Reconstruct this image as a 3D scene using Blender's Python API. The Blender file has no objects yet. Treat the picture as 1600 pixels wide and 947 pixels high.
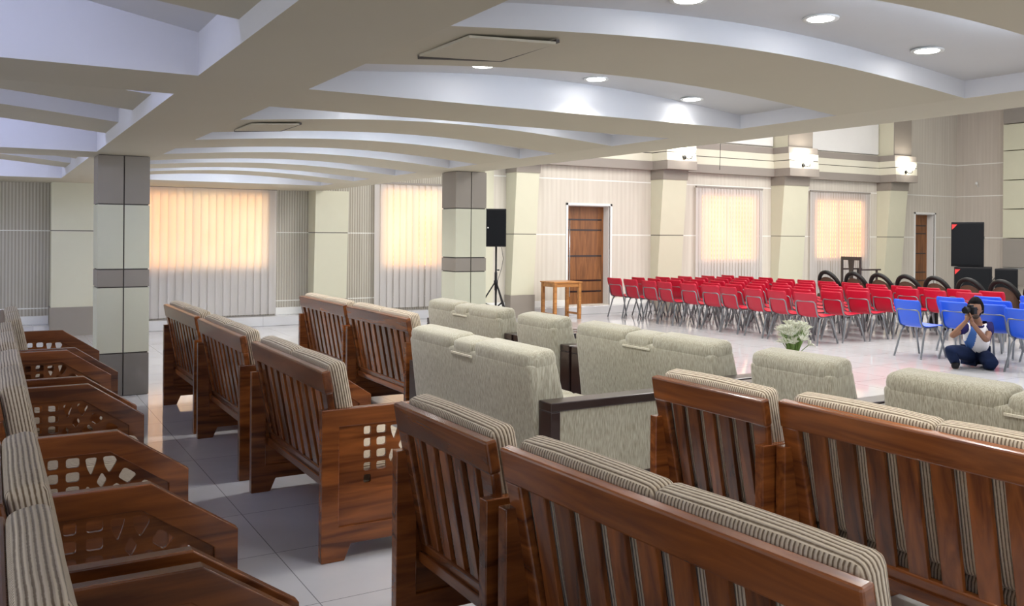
import bpy, bmesh, math, random
from mathutils import Vector, Matrix
from mathutils.geometry import tessellate_polygon
R = math.radians
PI = math.pi
random.seed(7)
SC = bpy.context.scene
C = SC.collection

# ------------------------------------------------------------------ camera
F, W, Hh = 1380.0, 1600.0, 947.0
CAMZ = 1.65
cd = bpy.data.cameras.new('camera'); cam = bpy.data.objects.new('camera', cd); C.objects.link(cam)
cd.sensor_fit = 'HORIZONTAL'; cd.sensor_width = 36; cd.lens = F / W * 36
cd.shift_y = -(473.5 - 366.0) / W
cd.clip_start = .05; cd.clip_end = 200
YAW = R(30.5)
cam.matrix_world = (Matrix.Translation((0, 0, CAMZ)) @ Matrix.Rotation(-YAW, 4, 'Z') @
                    Matrix.Rotation(PI / 2, 4, 'X') @ Matrix.Rotation(R(.43), 4, 'Z'))
SC.camera = cam
FWD = Vector((math.sin(YAW), math.cos(YAW), 0)); RT = Vector((math.cos(YAW), -math.sin(YAW), 0))

# ------------------------------------------------------------------ world, big lights, exposure
SC.view_settings.view_transform = 'Standard'; SC.view_settings.look = 'None'
SC.view_settings.gamma = 1; SC.view_settings.use_curve_mapping = False
SC.view_settings.exposure = 0.0
wd = bpy.data.worlds.new('world'); SC.world = wd; wd.use_nodes = True
bg = wd.node_tree.nodes['Background']; bg.inputs[0].default_value = (.93, .95, 1, 1); bg.inputs[1].default_value = 1.5

def area(name, loc, size, power, color, rot=(0, 0, 0), sizey=None):
    l = bpy.data.lights.new(name, 'AREA'); l.energy = power; l.color = color
    l.shape = 'RECTANGLE'; l.size = size; l.size_y = sizey or size
    o = bpy.data.objects.new(name, l); o.location = loc; o.rotation_euler = rot; C.objects.link(o)
    return o
area('hall_fill_light', (9.5, 9.5, 5.5), 3.0, 520, (1, .97, .92), sizey=6)  # unseen fill lamps, added to brighten the hall
area('hall_fill_light', (16.0, 9.5, 5.5), 3.0, 520, (1, .97, .92), sizey=6)
area('hall_fill_light', (12.5, 2.5, 5.5), 5.0, 420, (1, .97, .92), sizey=3)

# ------------------------------------------------------------------ materials
def newmat(name):
    m = bpy.data.materials.new(name); m.use_nodes = True
    return m, m.node_tree, m.node_tree.nodes, m.node_tree.links
def pr(m): return m.node_tree.nodes['Principled BSDF']
def plain(name, col, rough=.6, metal=0, spec=.5, coat=0, var=.04, scale=6, bump=0, bscale=60):
    m, nt, N, L = newmat(name); b = pr(m)
    b.inputs['Roughness'].default_value = rough; b.inputs['Metallic'].default_value = metal
    b.inputs['Specular IOR Level'].default_value = spec; b.inputs['Coat Weight'].default_value = coat
    tc = N.new('ShaderNodeTexCoord'); nz = N.new('ShaderNodeTexNoise'); nz.inputs['Scale'].default_value = scale
    L.new(tc.outputs['Object'], nz.inputs['Vector'])
    mx = N.new('ShaderNodeMix'); mx.data_type = 'RGBA'
    mx.inputs[6].default_value = [c * (1 - var) for c in col] + [1]; mx.inputs[7].default_value = [min(1, c * (1 + var)) for c in col] + [1]
    L.new(nz.outputs['Fac'], mx.inputs[0]); L.new(mx.outputs[2], b.inputs['Base Color'])
    if bump:
        n2 = N.new('ShaderNodeTexNoise'); n2.inputs['Scale'].default_value = bscale; L.new(tc.outputs['Object'], n2.inputs['Vector'])
        bp = N.new('ShaderNodeBump'); bp.inputs['Strength'].default_value = bump; bp.inputs['Distance'].default_value = .01
        L.new(n2.outputs['Fac'], bp.inputs['Height']); L.new(bp.outputs['Normal'], b.inputs['Normal'])
    return m
def emis(name, col, s):
    m, nt, N, L = newmat(name); b = pr(m)
    b.inputs['Base Color'].default_value = (*col, 1); b.inputs['Emission Color'].default_value = (*col, 1)
    b.inputs['Emission Strength'].default_value = s
    return m
def wood(name, c1, c2, axis, rough=.27, coat=.22, rnd=.25):
    """varnished wood, grain running along the given object axis"""
    m, nt, N, L = newmat(name); b = pr(m)
    b.inputs['Roughness'].default_value = rough; b.inputs['Coat Weight'].default_value = coat; b.inputs['Coat Roughness'].default_value = .12
    tc = N.new('ShaderNodeTexCoord'); mp = N.new('ShaderNodeMapping'); s = [14, 14, 14]; s['xyz'.index(axis)] = 1.3
    mp.inputs['Scale'].default_value = s; oi = N.new('ShaderNodeObjectInfo')
    ad = N.new('ShaderNodeVectorMath'); ad.operation = 'ADD'
    ml = N.new('ShaderNodeMath'); ml.operation = 'MULTIPLY'; ml.inputs[1].default_value = 9
    L.new(oi.outputs['Random'], ml.inputs[0]); L.new(tc.outputs['Object'], ad.inputs[0]); L.new(ml.outputs[0], ad.inputs[1])
    L.new(ad.outputs[0], mp.inputs['Vector'])
    nz = N.new('ShaderNodeTexNoise'); nz.inputs['Scale'].default_value = 1.2; nz.inputs['Detail'].default_value = 6; nz.inputs['Distortion'].default_value = .9
    L.new(mp.outputs[0], nz.inputs['Vector'])
    rp = N.new('ShaderNodeValToRGB'); rp.color_ramp.elements[0].position = .3; rp.color_ramp.elements[0].color = (*c1, 1)
    rp.color_ramp.elements[1].position = .72; rp.color_ramp.elements[1].color = (*c2, 1)
    L.new(nz.outputs['Fac'], rp.inputs[0])
    hs = N.new('ShaderNodeHueSaturation'); mr = N.new('ShaderNodeMapRange')
    mr.inputs[3].default_value = 1 - rnd; mr.inputs[4].default_value = 1 + rnd
    L.new(oi.outputs['Random'], mr.inputs[0]); L.new(mr.outputs[0], hs.inputs['Value']); L.new(rp.outputs[0], hs.inputs['Color'])
    L.new(hs.outputs[0], b.inputs['Base Color'])
    return m
WD1, WD2 = (.075, .019, .005), (.28, .085, .018)
wood_x = wood('varnished_wood_x', WD1, WD2, 'x'); wood_y = wood('varnished_wood_y', WD1, WD2, 'y'); wood_z = wood('varnished_wood_z', WD1, WD2, 'z', rnd=.4)
wood_dark = wood('dark_wood_board', (.05, .013, .006), (.12, .035, .012), 'x')  # darker tone of the varnished wood
door_wood = wood('door_wood', (.13, .048, .014), (.30, .118, .036), 'z', rough=.45, coat=.1, rnd=.05)
table_wood = wood('table_wood', (.30, .12, .03), (.55, .25, .07), 'x', rough=.4, coat=.2, rnd=.08)
espresso = plain('espresso_wood', (.022, .010, .009), .3, coat=.4, var=.2)

def striped(name, light, dark, freq, vec=(0, 1, 0)):
    """corduroy-like striped upholstery"""
    m, nt, N, L = newmat(name); b = pr(m); b.inputs['Roughness'].default_value = .95; b.inputs['Sheen Weight'].default_value = .25
    b.inputs['Specular IOR Level'].default_value = .1
    tc = N.new('ShaderNodeTexCoord'); sp = N.new('ShaderNodeVectorMath'); sp.operation = 'DOT_PRODUCT'; sp.inputs[1].default_value = vec; L.new(tc.outputs['Object'], sp.inputs[0])
    nz = N.new('ShaderNodeTexNoise'); nz.inputs['Scale'].default_value = 5; L.new(tc.outputs['Object'], nz.inputs['Vector'])
    w = N.new('ShaderNodeMath'); w.operation = 'MULTIPLY_ADD'; w.inputs[1].default_value = .006
    L.new(nz.outputs['Fac'], w.inputs[0]); L.new(sp.outputs['Value'], w.inputs[2])
    ml = N.new('ShaderNodeMath'); ml.operation = 'MULTIPLY'; ml.inputs[1].default_value = freq * 2 * PI; L.new(w.outputs[0], ml.inputs[0])
    sn = N.new('ShaderNodeMath'); sn.operation = 'SINE'; L.new(ml.outputs[0], sn.inputs[0])
    n2 = N.new('ShaderNodeTexNoise'); n2.inputs['Scale'].default_value = 90; n2.inputs['Detail'].default_value = 3; L.new(tc.outputs['Object'], n2.inputs['Vector'])
    ad = N.new('ShaderNodeMath'); ad.operation = 'MULTIPLY_ADD'; ad.inputs[1].default_value = 1.3; L.new(n2.outputs['Fac'], ad.inputs[0]); L.new(sn.outputs[0], ad.inputs[2])
    rp = N.new('ShaderNodeValToRGB'); e = rp.color_ramp.elements
    e[0].position = .20; e[0].color = (*dark, 1); e[1].position = .52; e[1].color = (*light, 1)
    mr = N.new('ShaderNodeMapRange'); mr.inputs[1].default_value = -.6; mr.inputs[2].default_value = 1.9; L.new(ad.outputs[0], mr.inputs[0])
    L.new(mr.outputs[0], rp.inputs[0]); L.new(rp.outputs[0], b.inputs['Base Color'])
    bp = N.new('ShaderNodeBump'); bp.inputs['Strength'].default_value = .5; bp.inputs['Distance'].default_value = .004
    L.new(sn.outputs[0], bp.inputs['Height']); L.new(bp.outputs['Normal'], b.inputs['Normal'])
    return m
BT = R(10.2)
SL, SD = (.58, .49, .365), (.17, .12, .075)
fab_stripe = [striped('striped_upholstery', SL, SD, 76), striped('striped_upholstery_gusset', SL, SD, 76, (math.cos(BT), 0, math.sin(BT)))]

def brushed(name, c1, c2):
    """beige chenille with fine vertical streaks"""
    m, nt, N, L = newmat(name); b = pr(m); b.inputs['Roughness'].default_value = .95; b.inputs['Sheen Weight'].default_value = .3
    b.inputs['Specular IOR Level'].default_value = .1
    tc = N.new('ShaderNodeTexCoord'); mp = N.new('ShaderNodeMapping'); mp.inputs['Scale'].default_value = (120, 120, 12)
    L.new(tc.outputs['Object'], mp.inputs[0]); nz = N.new('ShaderNodeTexNoise'); nz.inputs['Scale'].default_value = 1.5; nz.inputs['Detail'].default_value = 4
    L.new(mp.outputs[0], nz.inputs[0]); rp = N.new('ShaderNodeValToRGB'); rp.color_ramp.elements[0].position = .32; rp.color_ramp.elements[1].position = .66
    rp.color_ramp.elements[0].color = (*c1, 1); rp.color_ramp.elements[1].color = (*c2, 1)
    L.new(nz.outputs['Fac'], rp.inputs[0]); L.new(rp.outputs[0], b.inputs['Base Color'])
    bp = N.new('ShaderNodeBump'); bp.inputs['Strength'].default_value = .3; bp.inputs['Distance'].default_value = .004
    L.new(nz.outputs['Fac'], bp.inputs['Height']); L.new(bp.outputs['Normal'], b.inputs['Normal'])
    return m
fab_beige = brushed('beige_chenille', (.25, .23, .165), (.46, .435, .34))
fab_pale = brushed('pale_piping_cloth', (.62, .58, .46), (.75, .71, .58))

def ribbed(name, c1, c2, freq, strength=.6, axis=0, joints=(), jcol=(.8, .8, .76), jw=.008, noise=.5):
    """wall panelling of fine vertical ribs with pale horizontal joints"""
    m, nt, N, L = newmat(name); b = pr(m); b.inputs['Roughness'].default_value = .75
    tc = N.new('ShaderNodeTexCoord'); sp = N.new('ShaderNodeSeparateXYZ'); L.new(tc.outputs['Object'], sp.inputs[0])
    ml = N.new('ShaderNodeMath'); ml.operation = 'MULTIPLY'; ml.inputs[1].default_value = freq * 2 * PI; L.new(sp.outputs[axis], ml.inputs[0])
    sn = N.new('ShaderNodeMath'); sn.operation = 'SINE'; L.new(ml.outputs[0], sn.inputs[0])
    mp = N.new('ShaderNodeMapping'); mp.inputs['Scale'].default_value = (9, 9, .35); L.new(tc.outputs['Object'], mp.inputs[0])
    nz = N.new('ShaderNodeTexNoise'); nz.inputs['Scale'].default_value = 2; nz.inputs['Detail'].default_value = 5; L.new(mp.outputs[0], nz.inputs[0])
    a = N.new('ShaderNodeMath'); a.operation = 'MULTIPLY_ADD'; a.inputs[1].default_value = .5 * (1 - noise); a.inputs[2].default_value = .5 * (1 - noise); L.new(sn.outputs[0], a.inputs[0])
    a2 = N.new('ShaderNodeMath'); a2.operation = 'MULTIPLY_ADD'; a2.inputs[1].default_value = noise; L.new(nz.outputs['Fac'], a2.inputs[0]); L.new(a.outputs[0], a2.inputs[2])
    mx = N.new('ShaderNodeMix'); mx.data_type = 'RGBA'; mx.inputs[6].default_value = (*c1, 1); mx.inputs[7].default_value = (*c2, 1); L.new(a2.outputs[0], mx.inputs[0])
    cur = mx.outputs[2]
    for jz in joints:
        d = N.new('ShaderNodeMath'); d.operation = 'SUBTRACT'; d.inputs[1].default_value = jz; L.new(sp.outputs[2], d.inputs[0])
        ab = N.new('ShaderNodeMath'); ab.operation = 'ABSOLUTE'; L.new(d.outputs[0], ab.inputs[0])
        lt = N.new('ShaderNodeMath'); lt.operation = 'LESS_THAN'; lt.inputs[1].default_value = jw; L.new(ab.outputs[0], lt.inputs[0])
        mj = N.new('ShaderNodeMix'); mj.data_type = 'RGBA'; L.new(lt.outputs[0], mj.inputs[0]); L.new(cur, mj.inputs[6]); mj.inputs[7].default_value = (*jcol, 1)
        cur = mj.outputs[2]
    L.new(cur, b.inputs['Base Color'])
    bp = N.new('ShaderNodeBump'); bp.inputs['Strength'].default_value = strength; bp.inputs['Distance'].default_value = .01
    L.new(sn.outputs[0], bp.inputs['Height']); L.new(bp.outputs['Normal'], b.inputs['Normal'])
    return m
wall_low = ribbed('fluted_taupe_panel', (.30, .27, .22), (.56, .53, .455), 21, .35, joints=(1.65, .42), noise=.35)
wall_hall = ribbed('hall_plank_panel', (.50, .455, .39), (.70, .665, .59), 9, .10, joints=(1.65, 2.8, 3.68), jw=.012, noise=.85)
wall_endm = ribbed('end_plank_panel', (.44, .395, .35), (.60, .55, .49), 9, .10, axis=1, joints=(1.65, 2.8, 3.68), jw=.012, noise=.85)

def tiles(name):
    m, nt, N, L = newmat(name); b = pr(m)
    tc = N.new('ShaderNodeTexCoord'); mp = N.new('ShaderNodeMapping'); mp.inputs['Location'].default_value = (-1.27 % .71, -3.82 % .71, 0)
    L.new(tc.outputs['Object'], mp.inputs[0])
    br = N.new('ShaderNodeTexBrick'); br.offset = 0; br.inputs['Scale'].default_value = 1
    br.inputs['Brick Width'].default_value = .71; br.inputs['Row Height'].default_value = .71; br.inputs['Mortar Size'].default_value = .0025
    br.inputs['Color1'].default_value = (.60, .60, .615, 1); br.inputs['Color2'].default_value = (.65, .65, .665, 1); br.inputs['Mortar'].default_value = (.24, .24, .25, 1)
    L.new(mp.outputs[0], br.inputs[0])
    nz = N.new('ShaderNodeTexNoise'); nz.inputs['Scale'].default_value = 1.6; nz.inputs['Detail'].default_value = 7; nz.inputs['Distortion'].default_value = 1.5; L.new(tc.outputs['Object'], nz.inputs[0])
    mx = N.new('ShaderNodeMix'); mx.data_type = 'RGBA'; mx.blend_type = 'MULTIPLY'; mx.inputs[0].default_value = .18
    L.new(br.outputs['Color'], mx.inputs[6]); L.new(nz.outputs['Fac'], mx.inputs[7]); L.new(mx.outputs[2], b.inputs['Base Color'])
    b.inputs['Roughness'].default_value = .07; b.inputs['Specular IOR Level'].default_value = .8
    return m
tile = tiles('glossy_floor_tile')
soffit = plain('cream_soffit_paint', (.49, .45, .35), .7, var=.03, scale=2)
white_ceil = plain('white_ceiling_paint', (.60, .60, .62), .7, var=.02)
cream = plain('cream_panel', (.61, .595, .46), .55, var=.02)
cream_col = plain('pale_green_cream_panel', (.60, .60, .47), .5, var=.02)
taupe = plain('taupe_panel', (.27, .24, .205), .5, var=.03)
taupe_d = plain('dark_taupe_base', (.20, .185, .165), .35, var=.03)
groove = plain('dark_groove', (.07, .06, .055), .7)
cornice_grey = plain('cornice_grey', (.29, .26, .23), .55, var=.03)
cornice_cream = plain('cornice_cream', (.70, .68, .56), .5, var=.03)
white_paint = plain('white_paint', (.78, .78, .76), .45, var=.02)
grey_panel = plain('smooth_grey_panel', (.30, .28, .255), .5, var=.03)  # plain grey of the end-wall cladding and the stage
led = emis('blue_white_led', (.60, .66, 1.0), 42)
led_w = emis('white_led', (.72, .84, 1.0), 50)
lamp = emis('lamp_disc', (1, .99, .96), 30)
sconce_glass = emis('sconce_glass', (1, .95, .86), 14)
black = plain('black_plastic', (.009, .009, .011), .6, spec=.25, var=.1)
black_lq = plain('black_lacquer', (.008, .008, .008), .5, spec=.3)
grille = plain('black_speaker_grille', (.007, .008, .010), .8, spec=.15, bump=.6, bscale=300)
red_mark = plain('red_mark', (.6, .03, .03), .5)
steel = plain('grey_steel_tube', (.22, .235, .25), .38, metal=.55, var=.05)
chrome = plain('steel_handle', (.55, .55, .55), .25, metal=.9)
red_pl = plain('red_plastic', (.45, .002, .026), .42, var=.06)
blue_pl = plain('blue_plastic', (.020, .10, .68), .32, var=.06)
rubber = plain('black_rubber', (.02, .02, .02), .8)
cane = plain('woven_cane', (.075, .038, .02), .7, bump=.5, bscale=200, var=.2)
skin_m = plain('brown_skin', (.22, .105, .06), .55, var=.1)
hair_m = plain('black_hair', (.004, .003, .004), .75, spec=.12)
jeans_m = plain('dark_blue_denim', (.007, .014, .045), .9, spec=.15, var=.3, scale=25)
shirt_w = plain('white_polo_cloth', (.72, .70, .72), .85)
shirt_n = plain('navy_polo_cloth', (.016, .013, .075), .9, spec=.15)
shirt_b = plain('blue_polo_cloth', (.05, .14, .42), .85)
green = plain('green_stem', (.20, .32, .08), .6)
petal = plain('white_petal', (.88, .89, .76), .6, var=.08)
glass_m, _nt, _N, _L = newmat('clear_glass'); pr(glass_m).inputs['Transmission Weight'].default_value = .9; pr(glass_m).inputs['Roughness'].default_value = .05
label_w = plain('white_sticker', (.8, .8, .8), .6)
label_t = plain('teal_sticker', (.2, .5, .48), .6)

def blindmat(name, col):
    m, nt, N, L = newmat(name); N.remove(pr(m)); o = N['Material Output']
    d = N.new('ShaderNodeBsdfDiffuse'); t = N.new('ShaderNodeBsdfTranslucent'); a = N.new('ShaderNodeMixShader')
    d.inputs[0].default_value = (*col, 1); t.inputs[0].default_value = (*col, 1); a.inputs[0].default_value = .5
    L.new(d.outputs[0], a.inputs[1]); L.new(t.outputs[0], a.inputs[2]); L.new(a.outputs[0], o.inputs[0])
    return m
blind_m = blindmat('translucent_blind_fabric', (.80, .78, .77))
def litpane(name, c1, c2, s, freq):
    """daylit warm pane with faint horizontal louvres"""
    m, nt, N, L = newmat(name); b = pr(m)
    tc = N.new('ShaderNodeTexCoord'); sp = N.new('ShaderNodeSeparateXYZ'); L.new(tc.outputs['Object'], sp.inputs[0])
    nz = N.new('ShaderNodeTexNoise'); nz.inputs['Scale'].default_value = 1.6; L.new(tc.outputs['Object'], nz.inputs[0])
    ml = N.new('ShaderNodeMath'); ml.operation = 'MULTIPLY'; ml.inputs[1].default_value = freq * 2 * PI; L.new(sp.outputs[2], ml.inputs[0])
    sn = N.new('ShaderNodeMath'); sn.operation = 'SINE'; L.new(ml.outputs[0], sn.inputs[0])
    a = N.new('ShaderNodeMath'); a.operation = 'MULTIPLY_ADD'; a.inputs[1].default_value = .16; L.new(sn.outputs[0], a.inputs[0]); L.new(nz.outputs['Fac'], a.inputs[2])
    rp = N.new('ShaderNodeValToRGB'); rp.color_ramp.elements[0].position = .3; rp.color_ramp.elements[1].position = .7
    rp.color_ramp.elements[0].color = (*c1, 1); rp.color_ramp.elements[1].color = (*c2, 1); L.new(a.outputs[0], rp.inputs[0])
    L.new(rp.outputs[0], b.inputs['Emission Color']); b.inputs['Emission Strength'].default_value = s
    b.inputs['Base Color'].default_value = (.3, .2, .1, 1); b.inputs['Roughness'].default_value = .1
    return m
pane_warm = litpane('daylit_warm_pane', (1.0, .46, .17), (1.0, .72, .38), 2.3, 9)
pane_pink = litpane('daylit_pink_pane', (1.0, .40, .16), (1.0, .62, .34), 1.9, 9)

# ------------------------------------------------------------------ mesh helpers
class MB:
    def __init__(s): s.v = []; s.f = []; s.m = []
    def add(s, vs, fs, mi=0):
        o = len(s.v); s.v += [tuple(v) for v in vs]; s.f += [tuple(i + o for i in f) for f in fs]; s.m += [mi] * len(fs); return s
    def box(s, x0, x1, y0, y1, z0, z1, mi=0, mat=None):
        vs = [(x, y, z) for x in (x0, x1) for y in (y0, y1) for z in (z0, z1)]
        if mat: vs = [mat @ Vector(v) for v in vs]
        return s.add(vs, [(0, 1, 3, 2), (4, 6, 7, 5), (0, 4, 5, 1), (2, 3, 7, 6), (0, 2, 6, 4), (1, 5, 7, 3)], mi)
    def hexa(s, b, t, mi=0):
        """8-corner block: b and t are lists of 4 corners going round"""
        return s.add(list(b) + list(t), [(3, 2, 1, 0), (4, 5, 6, 7)] + [(i, (i + 1) % 4, 4 + (i + 1) % 4, 4 + i) for i in range(4)], mi)
    def quad(s, a, b, c, d, mi=0): return s.add([a, b, c, d], [(0, 1, 2, 3)], mi)
    def prism(s, poly, axis, a0, a1, mi=0):
        """polygon in the two other axes extruded along axis ('x','y','z')"""
        n = len(poly)
        def mk(p, a): return (a, p[0], p[1]) if axis == 'x' else ((p[0], a, p[1]) if axis == 'y' else (p[0], p[1], a))
        return s.add([mk(p, a0) for p in poly] + [mk(p, a1) for p in poly],
                     [tuple(range(n))[::-1], tuple(range(n, 2 * n))] + [(i, (i + 1) % n, n + (i + 1) % n, n + i) for i in range(n)], mi)
    def tube(s, pts, r, n=8, mi=0, closed=False, taper=None):
        pts = [Vector(p) for p in pts]; k = len(pts); vs = []; up = None
        for i, p in enumerate(pts):
            a = pts[i - 1] if (i or closed) else p; b = pts[(i + 1) % k] if (i < k - 1 or closed) else p
            t = (b - a).normalized()
            if up is None: up = Vector((0, 0, 1)) if abs(t.z) < .9 else Vector((1, 0, 0))
            u = (up - t * up.dot(t)).normalized(); w = t.cross(u); up = u
            rr = taper[i] if taper else r
            vs += [p + (u * math.cos(2 * PI * j / n) + w * math.sin(2 * PI * j / n)) * rr for j in range(n)]
        fs = []
        for i in range(k if closed else k - 1):
            for j in range(n):
                a = i * n + j; b = i * n + (j + 1) % n; c = ((i + 1) % k) * n + (j + 1) % n; d = ((i + 1) % k) * n + j
                fs.append((a, b, c, d))
        if not closed: fs += [tuple(range(n))[::-1], tuple(range((k - 1) * n, k * n))]
        return s.add(vs, fs, mi)
    def lathe(s, prof, n=20, mi=0, c=(0, 0, 0)):
        vs = [(c[0] + r * math.cos(2 * PI * j / n), c[1] + r * math.sin(2 * PI * j / n), c[2] + z) for r, z in prof for j in range(n)]
        fs = [(i * n + j, i * n + (j + 1) % n, (i + 1) * n + (j + 1) % n, (i + 1) * n + j) for i in range(len(prof) - 1) for j in range(n)]
        fs += [tuple(range(n))[::-1], tuple(range((len(prof) - 1) * n, len(prof) * n))]
        return s.add(vs, fs, mi)
    def pillow(s, x0, x1, y0, y1, z0, z1, r, bulge=0, n=8, mi=0, mat=None):
        """rounded box with a soft bulge"""
        c = Vector(((x0 + x1) / 2, (y0 + y1) / 2, (z0 + z1) / 2)); h = Vector(((x1 - x0) / 2, (y1 - y0) / 2, (z1 - z0) / 2))
        vs = []; fs = []; idx = {}
        # grid parameter: extra samples near the edges so the corner radius is smooth
        def par(k, hh):
            q = min(1, r / hh); t = [-1, -1 + q * .3, -1 + q, -1 + q + (2 - 2 * q) * .25, 0, 1 - q - (2 - 2 * q) * .25, 1 - q, 1 - q * .3, 1]
            return t[k]
        def vert(i, j, k):
            key = (i, j, k)
            if key in idx: return idx[key]
            p = Vector((par(i, h.x) * h.x, par(j, h.y) * h.y, par(k, h.z) * h.z))
            q = Vector([max(-(h[a] - r), min(h[a] - r, p[a])) for a in range(3)])
            d = p - q
            if d.length > 1e-7: p = q + d.normalized() * r
            if bulge:
                u = [p[a] / h[a] for a in range(3)]
                for a in range(3):
                    o = [b for b in range(3) if b != a]
                    p[a] += math.copysign(bulge, u[a]) * (1 - u[o[0]] ** 2) * (1 - u[o[1]] ** 2) * abs(u[a])
            p = p + c
            if mat: p = mat @ p
            vs.append(tuple(p)); idx[key] = len(vs) - 1; return idx[key]
        for a in range(3):
            for side in (0, n):
                for i in range(n):
                    for j in range(n):
                        def g(u, v):
                            t = [0, 0, 0]; t[a] = side; t[(a + 1) % 3] = u; t[(a + 2) % 3] = v; return vert(*t)
                        q = (g(i, j), g(i + 1, j), g(i + 1, j + 1), g(i, j + 1))
                        fs.append(q if side else q[::-1])
        return s.add(vs, fs, mi)
def mesh(name, mb, mats, smooth=False):
    me = bpy.data.meshes.new(name); me.from_pydata(mb.v, [], mb.f)
    for m in (mats if isinstance(mats, (list, tuple)) else [mats]): me.materials.append(m)
    me.polygons.foreach_set('material_index', mb.m)
    bm = bmesh.new(); bm.from_mesh(me); bmesh.ops.recalc_face_normals(bm, faces=bm.faces); bm.to_mesh(me); bm.free()
    if mats is fab_stripe:      # front and back faces run one way, the boxing strip round the edge the other
        ax = 2 if name == 'seat_cushion' else 0
        for p in me.polygons:
            if abs(p.normal[ax]) < .72: p.material_index = 1
        if ax == 2:
            for p in me.polygons: p.material_index = 0
    if smooth: me.polygons.foreach_set('use_smooth', [True] * len(me.polygons))
    return me
def obj(name, mb, mats, parent=None, smooth=False, bevel=0, loc=None, rot=None):
    o = bpy.data.objects.new(name, mesh(name, mb, mats, smooth)); C.objects.link(o)
    if parent: o.parent = parent
    if loc: o.location = loc
    if rot: o.rotation_euler = rot
    if bevel:
        b = o.modifiers.new('bevel', 'BEVEL'); b.width = bevel; b.segments = 2; b.limit_method = 'ANGLE'; b.angle_limit = R(40)
    return o
def tag(o, label, cat, group=None, kind=None):
    if label: o['label'] = label
    if cat: o['category'] = cat
    if group: o['group'] = group
    if kind: o['kind'] = kind
    return o
def thing(name, label, cat, loc=(0, 0, 0), rz=0, group=None):
    o = bpy.data.objects.new(name, None); C.objects.link(o); o.location = loc; o.rotation_euler = (0, 0, rz); o.empty_display_size = .1
    return tag(o, label, cat, group)
def struct(name, mb, mats, bevel=0, smooth=False):
    o = obj(name, mb, mats, None, smooth, bevel); o['kind'] = 'structure'; return o
KIDS = {}
def kids(o):
    return [c for c in C.objects if c.parent == o]
def dup(root, loc, rz=None, label=None, group=None, tree=None):
    """copy a thing with its parts and their sub-parts"""
    tree = tree or build_tree(root)
    def cp(node, parent):
        o, ch = node; c = o.copy(); C.objects.link(c); c.parent = parent
        for k in ch: cp(k, c)
        return c
    r = cp(tree, None); r.location = loc
    if rz is not None: r.rotation_euler = (0, 0, rz)
    if label: r['label'] = label
    if group: r['group'] = group
    return r
def build_tree(o): return (o, [build_tree(c) for c in kids(o)])
def flat_shape(name, outline, holes, thick, mats, parent, bevel=0):
    """flat board in local x,z with through holes, thickness along y"""
    bm = bmesh.new(); loops = [outline] + holes
    vecs = [[Vector((p[0], p[1], 0)) for p in l] for l in loops]
    tris = tessellate_polygon(vecs); pts = [p for l in loops for p in l]
    lo = [bm.verts.new((p[0], -thick / 2, p[1])) for p in pts]; hi = [bm.verts.new((p[0], thick / 2, p[1])) for p in pts]
    for t in tris:
        try: bm.faces.new([lo[i] for i in t]); bm.faces.new([hi[i] for i in reversed(t)])
        except ValueError: pass
    o = 0
    for l in loops:
        n = len(l)
        for i in range(n): bm.faces.new([lo[o + i], lo[o + (i + 1) % n], hi[o + (i + 1) % n], hi[o + i]])
        o += n
    bmesh.ops.recalc_face_normals(bm, faces=bm.faces)
    me = bpy.data.meshes.new(name); bm.to_mesh(me); bm.free()
    for m in (mats if isinstance(mats, (list, tuple)) else [mats]): me.materials.append(m)
    ob = bpy.data.objects.new(name, me); C.objects.link(ob); ob.parent = parent
    if bevel:
        b = ob.modifiers.new('bevel', 'BEVEL'); b.width = bevel; b.segments = 2; b.limit_method = 'ANGLE'; b.angle_limit = R(60)
    return ob
def rounded(poly, r=.25):
    """cut every corner of a small polygon so it reads as rounded"""
    out = []; n = len(poly)
    for i in range(n):
        p = Vector(poly[i]); a = Vector(poly[i - 1]); b = Vector(poly[(i + 1) % n])
        out += [tuple(p + (a - p) * r), tuple(p + (a - p) * r * .3 + (b - p) * r * .3), tuple(p + (b - p) * r)]
    return out
def ordn(i): return ['first', 'second', 'third', 'fourth', 'fifth', 'sixth', 'seventh', 'eighth', 'ninth', 'tenth', 'eleventh', 'twelfth'][i]

# ================================================================== THE SETTING
SZ = 2.41      # soffit height
YW = 15.85     # wall under the gallery
YH = 15.15     # wall of the hall
XE = 23.5      # end wall
SX = 5.15      # gallery edge
struct('floor', MB().box(-5, XE + .3, -5, YW + .3, -.2, 0), tile)

# ---- back wall: under the gallery (fluted panels) with two window openings; then the hall part
def wall_y(name, x0, x1, y, z1, openings, mat, th=.3, z0=0):
    mb = MB(); xs = x0
    for (a, b, c, d) in sorted(openings):
        mb.box(xs, a, y, y + th, z0, z1); mb.box(a, b, y, y + th, z0, c); mb.box(a, b, y, y + th, d, z1); xs = b
    mb.box(xs, x1, y, y + th, z0, z1)
    return struct(name, mb, mat)
W_LOW = [(1.75, 4.26, 1.0, 2.36), (6.40, 7.72, .98, 2.55)]
W_HALL = [(10.26, 11.34, .18, 2.27), (13.86, 15.66, 1.05, 2.62), (17.62, 19.55, 1.07, 2.62)]
wall_y('wall_back_low', -5, 8.5, YW, 3.2, W_LOW, wall_low)
wall_y('wall_back_hall', 8.5, XE + .3, YH, 5.6, W_HALL + [(21.66, 22.5, .18, 2.29)], wall_hall)
struct('wall_step', MB().box(8.3, 8.5, YH, YW, 0, 5.6), cream)
struct('wall_end', MB().box(XE, XE + .3, 5, YH, 0, 5.6), wall_endm)
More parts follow.
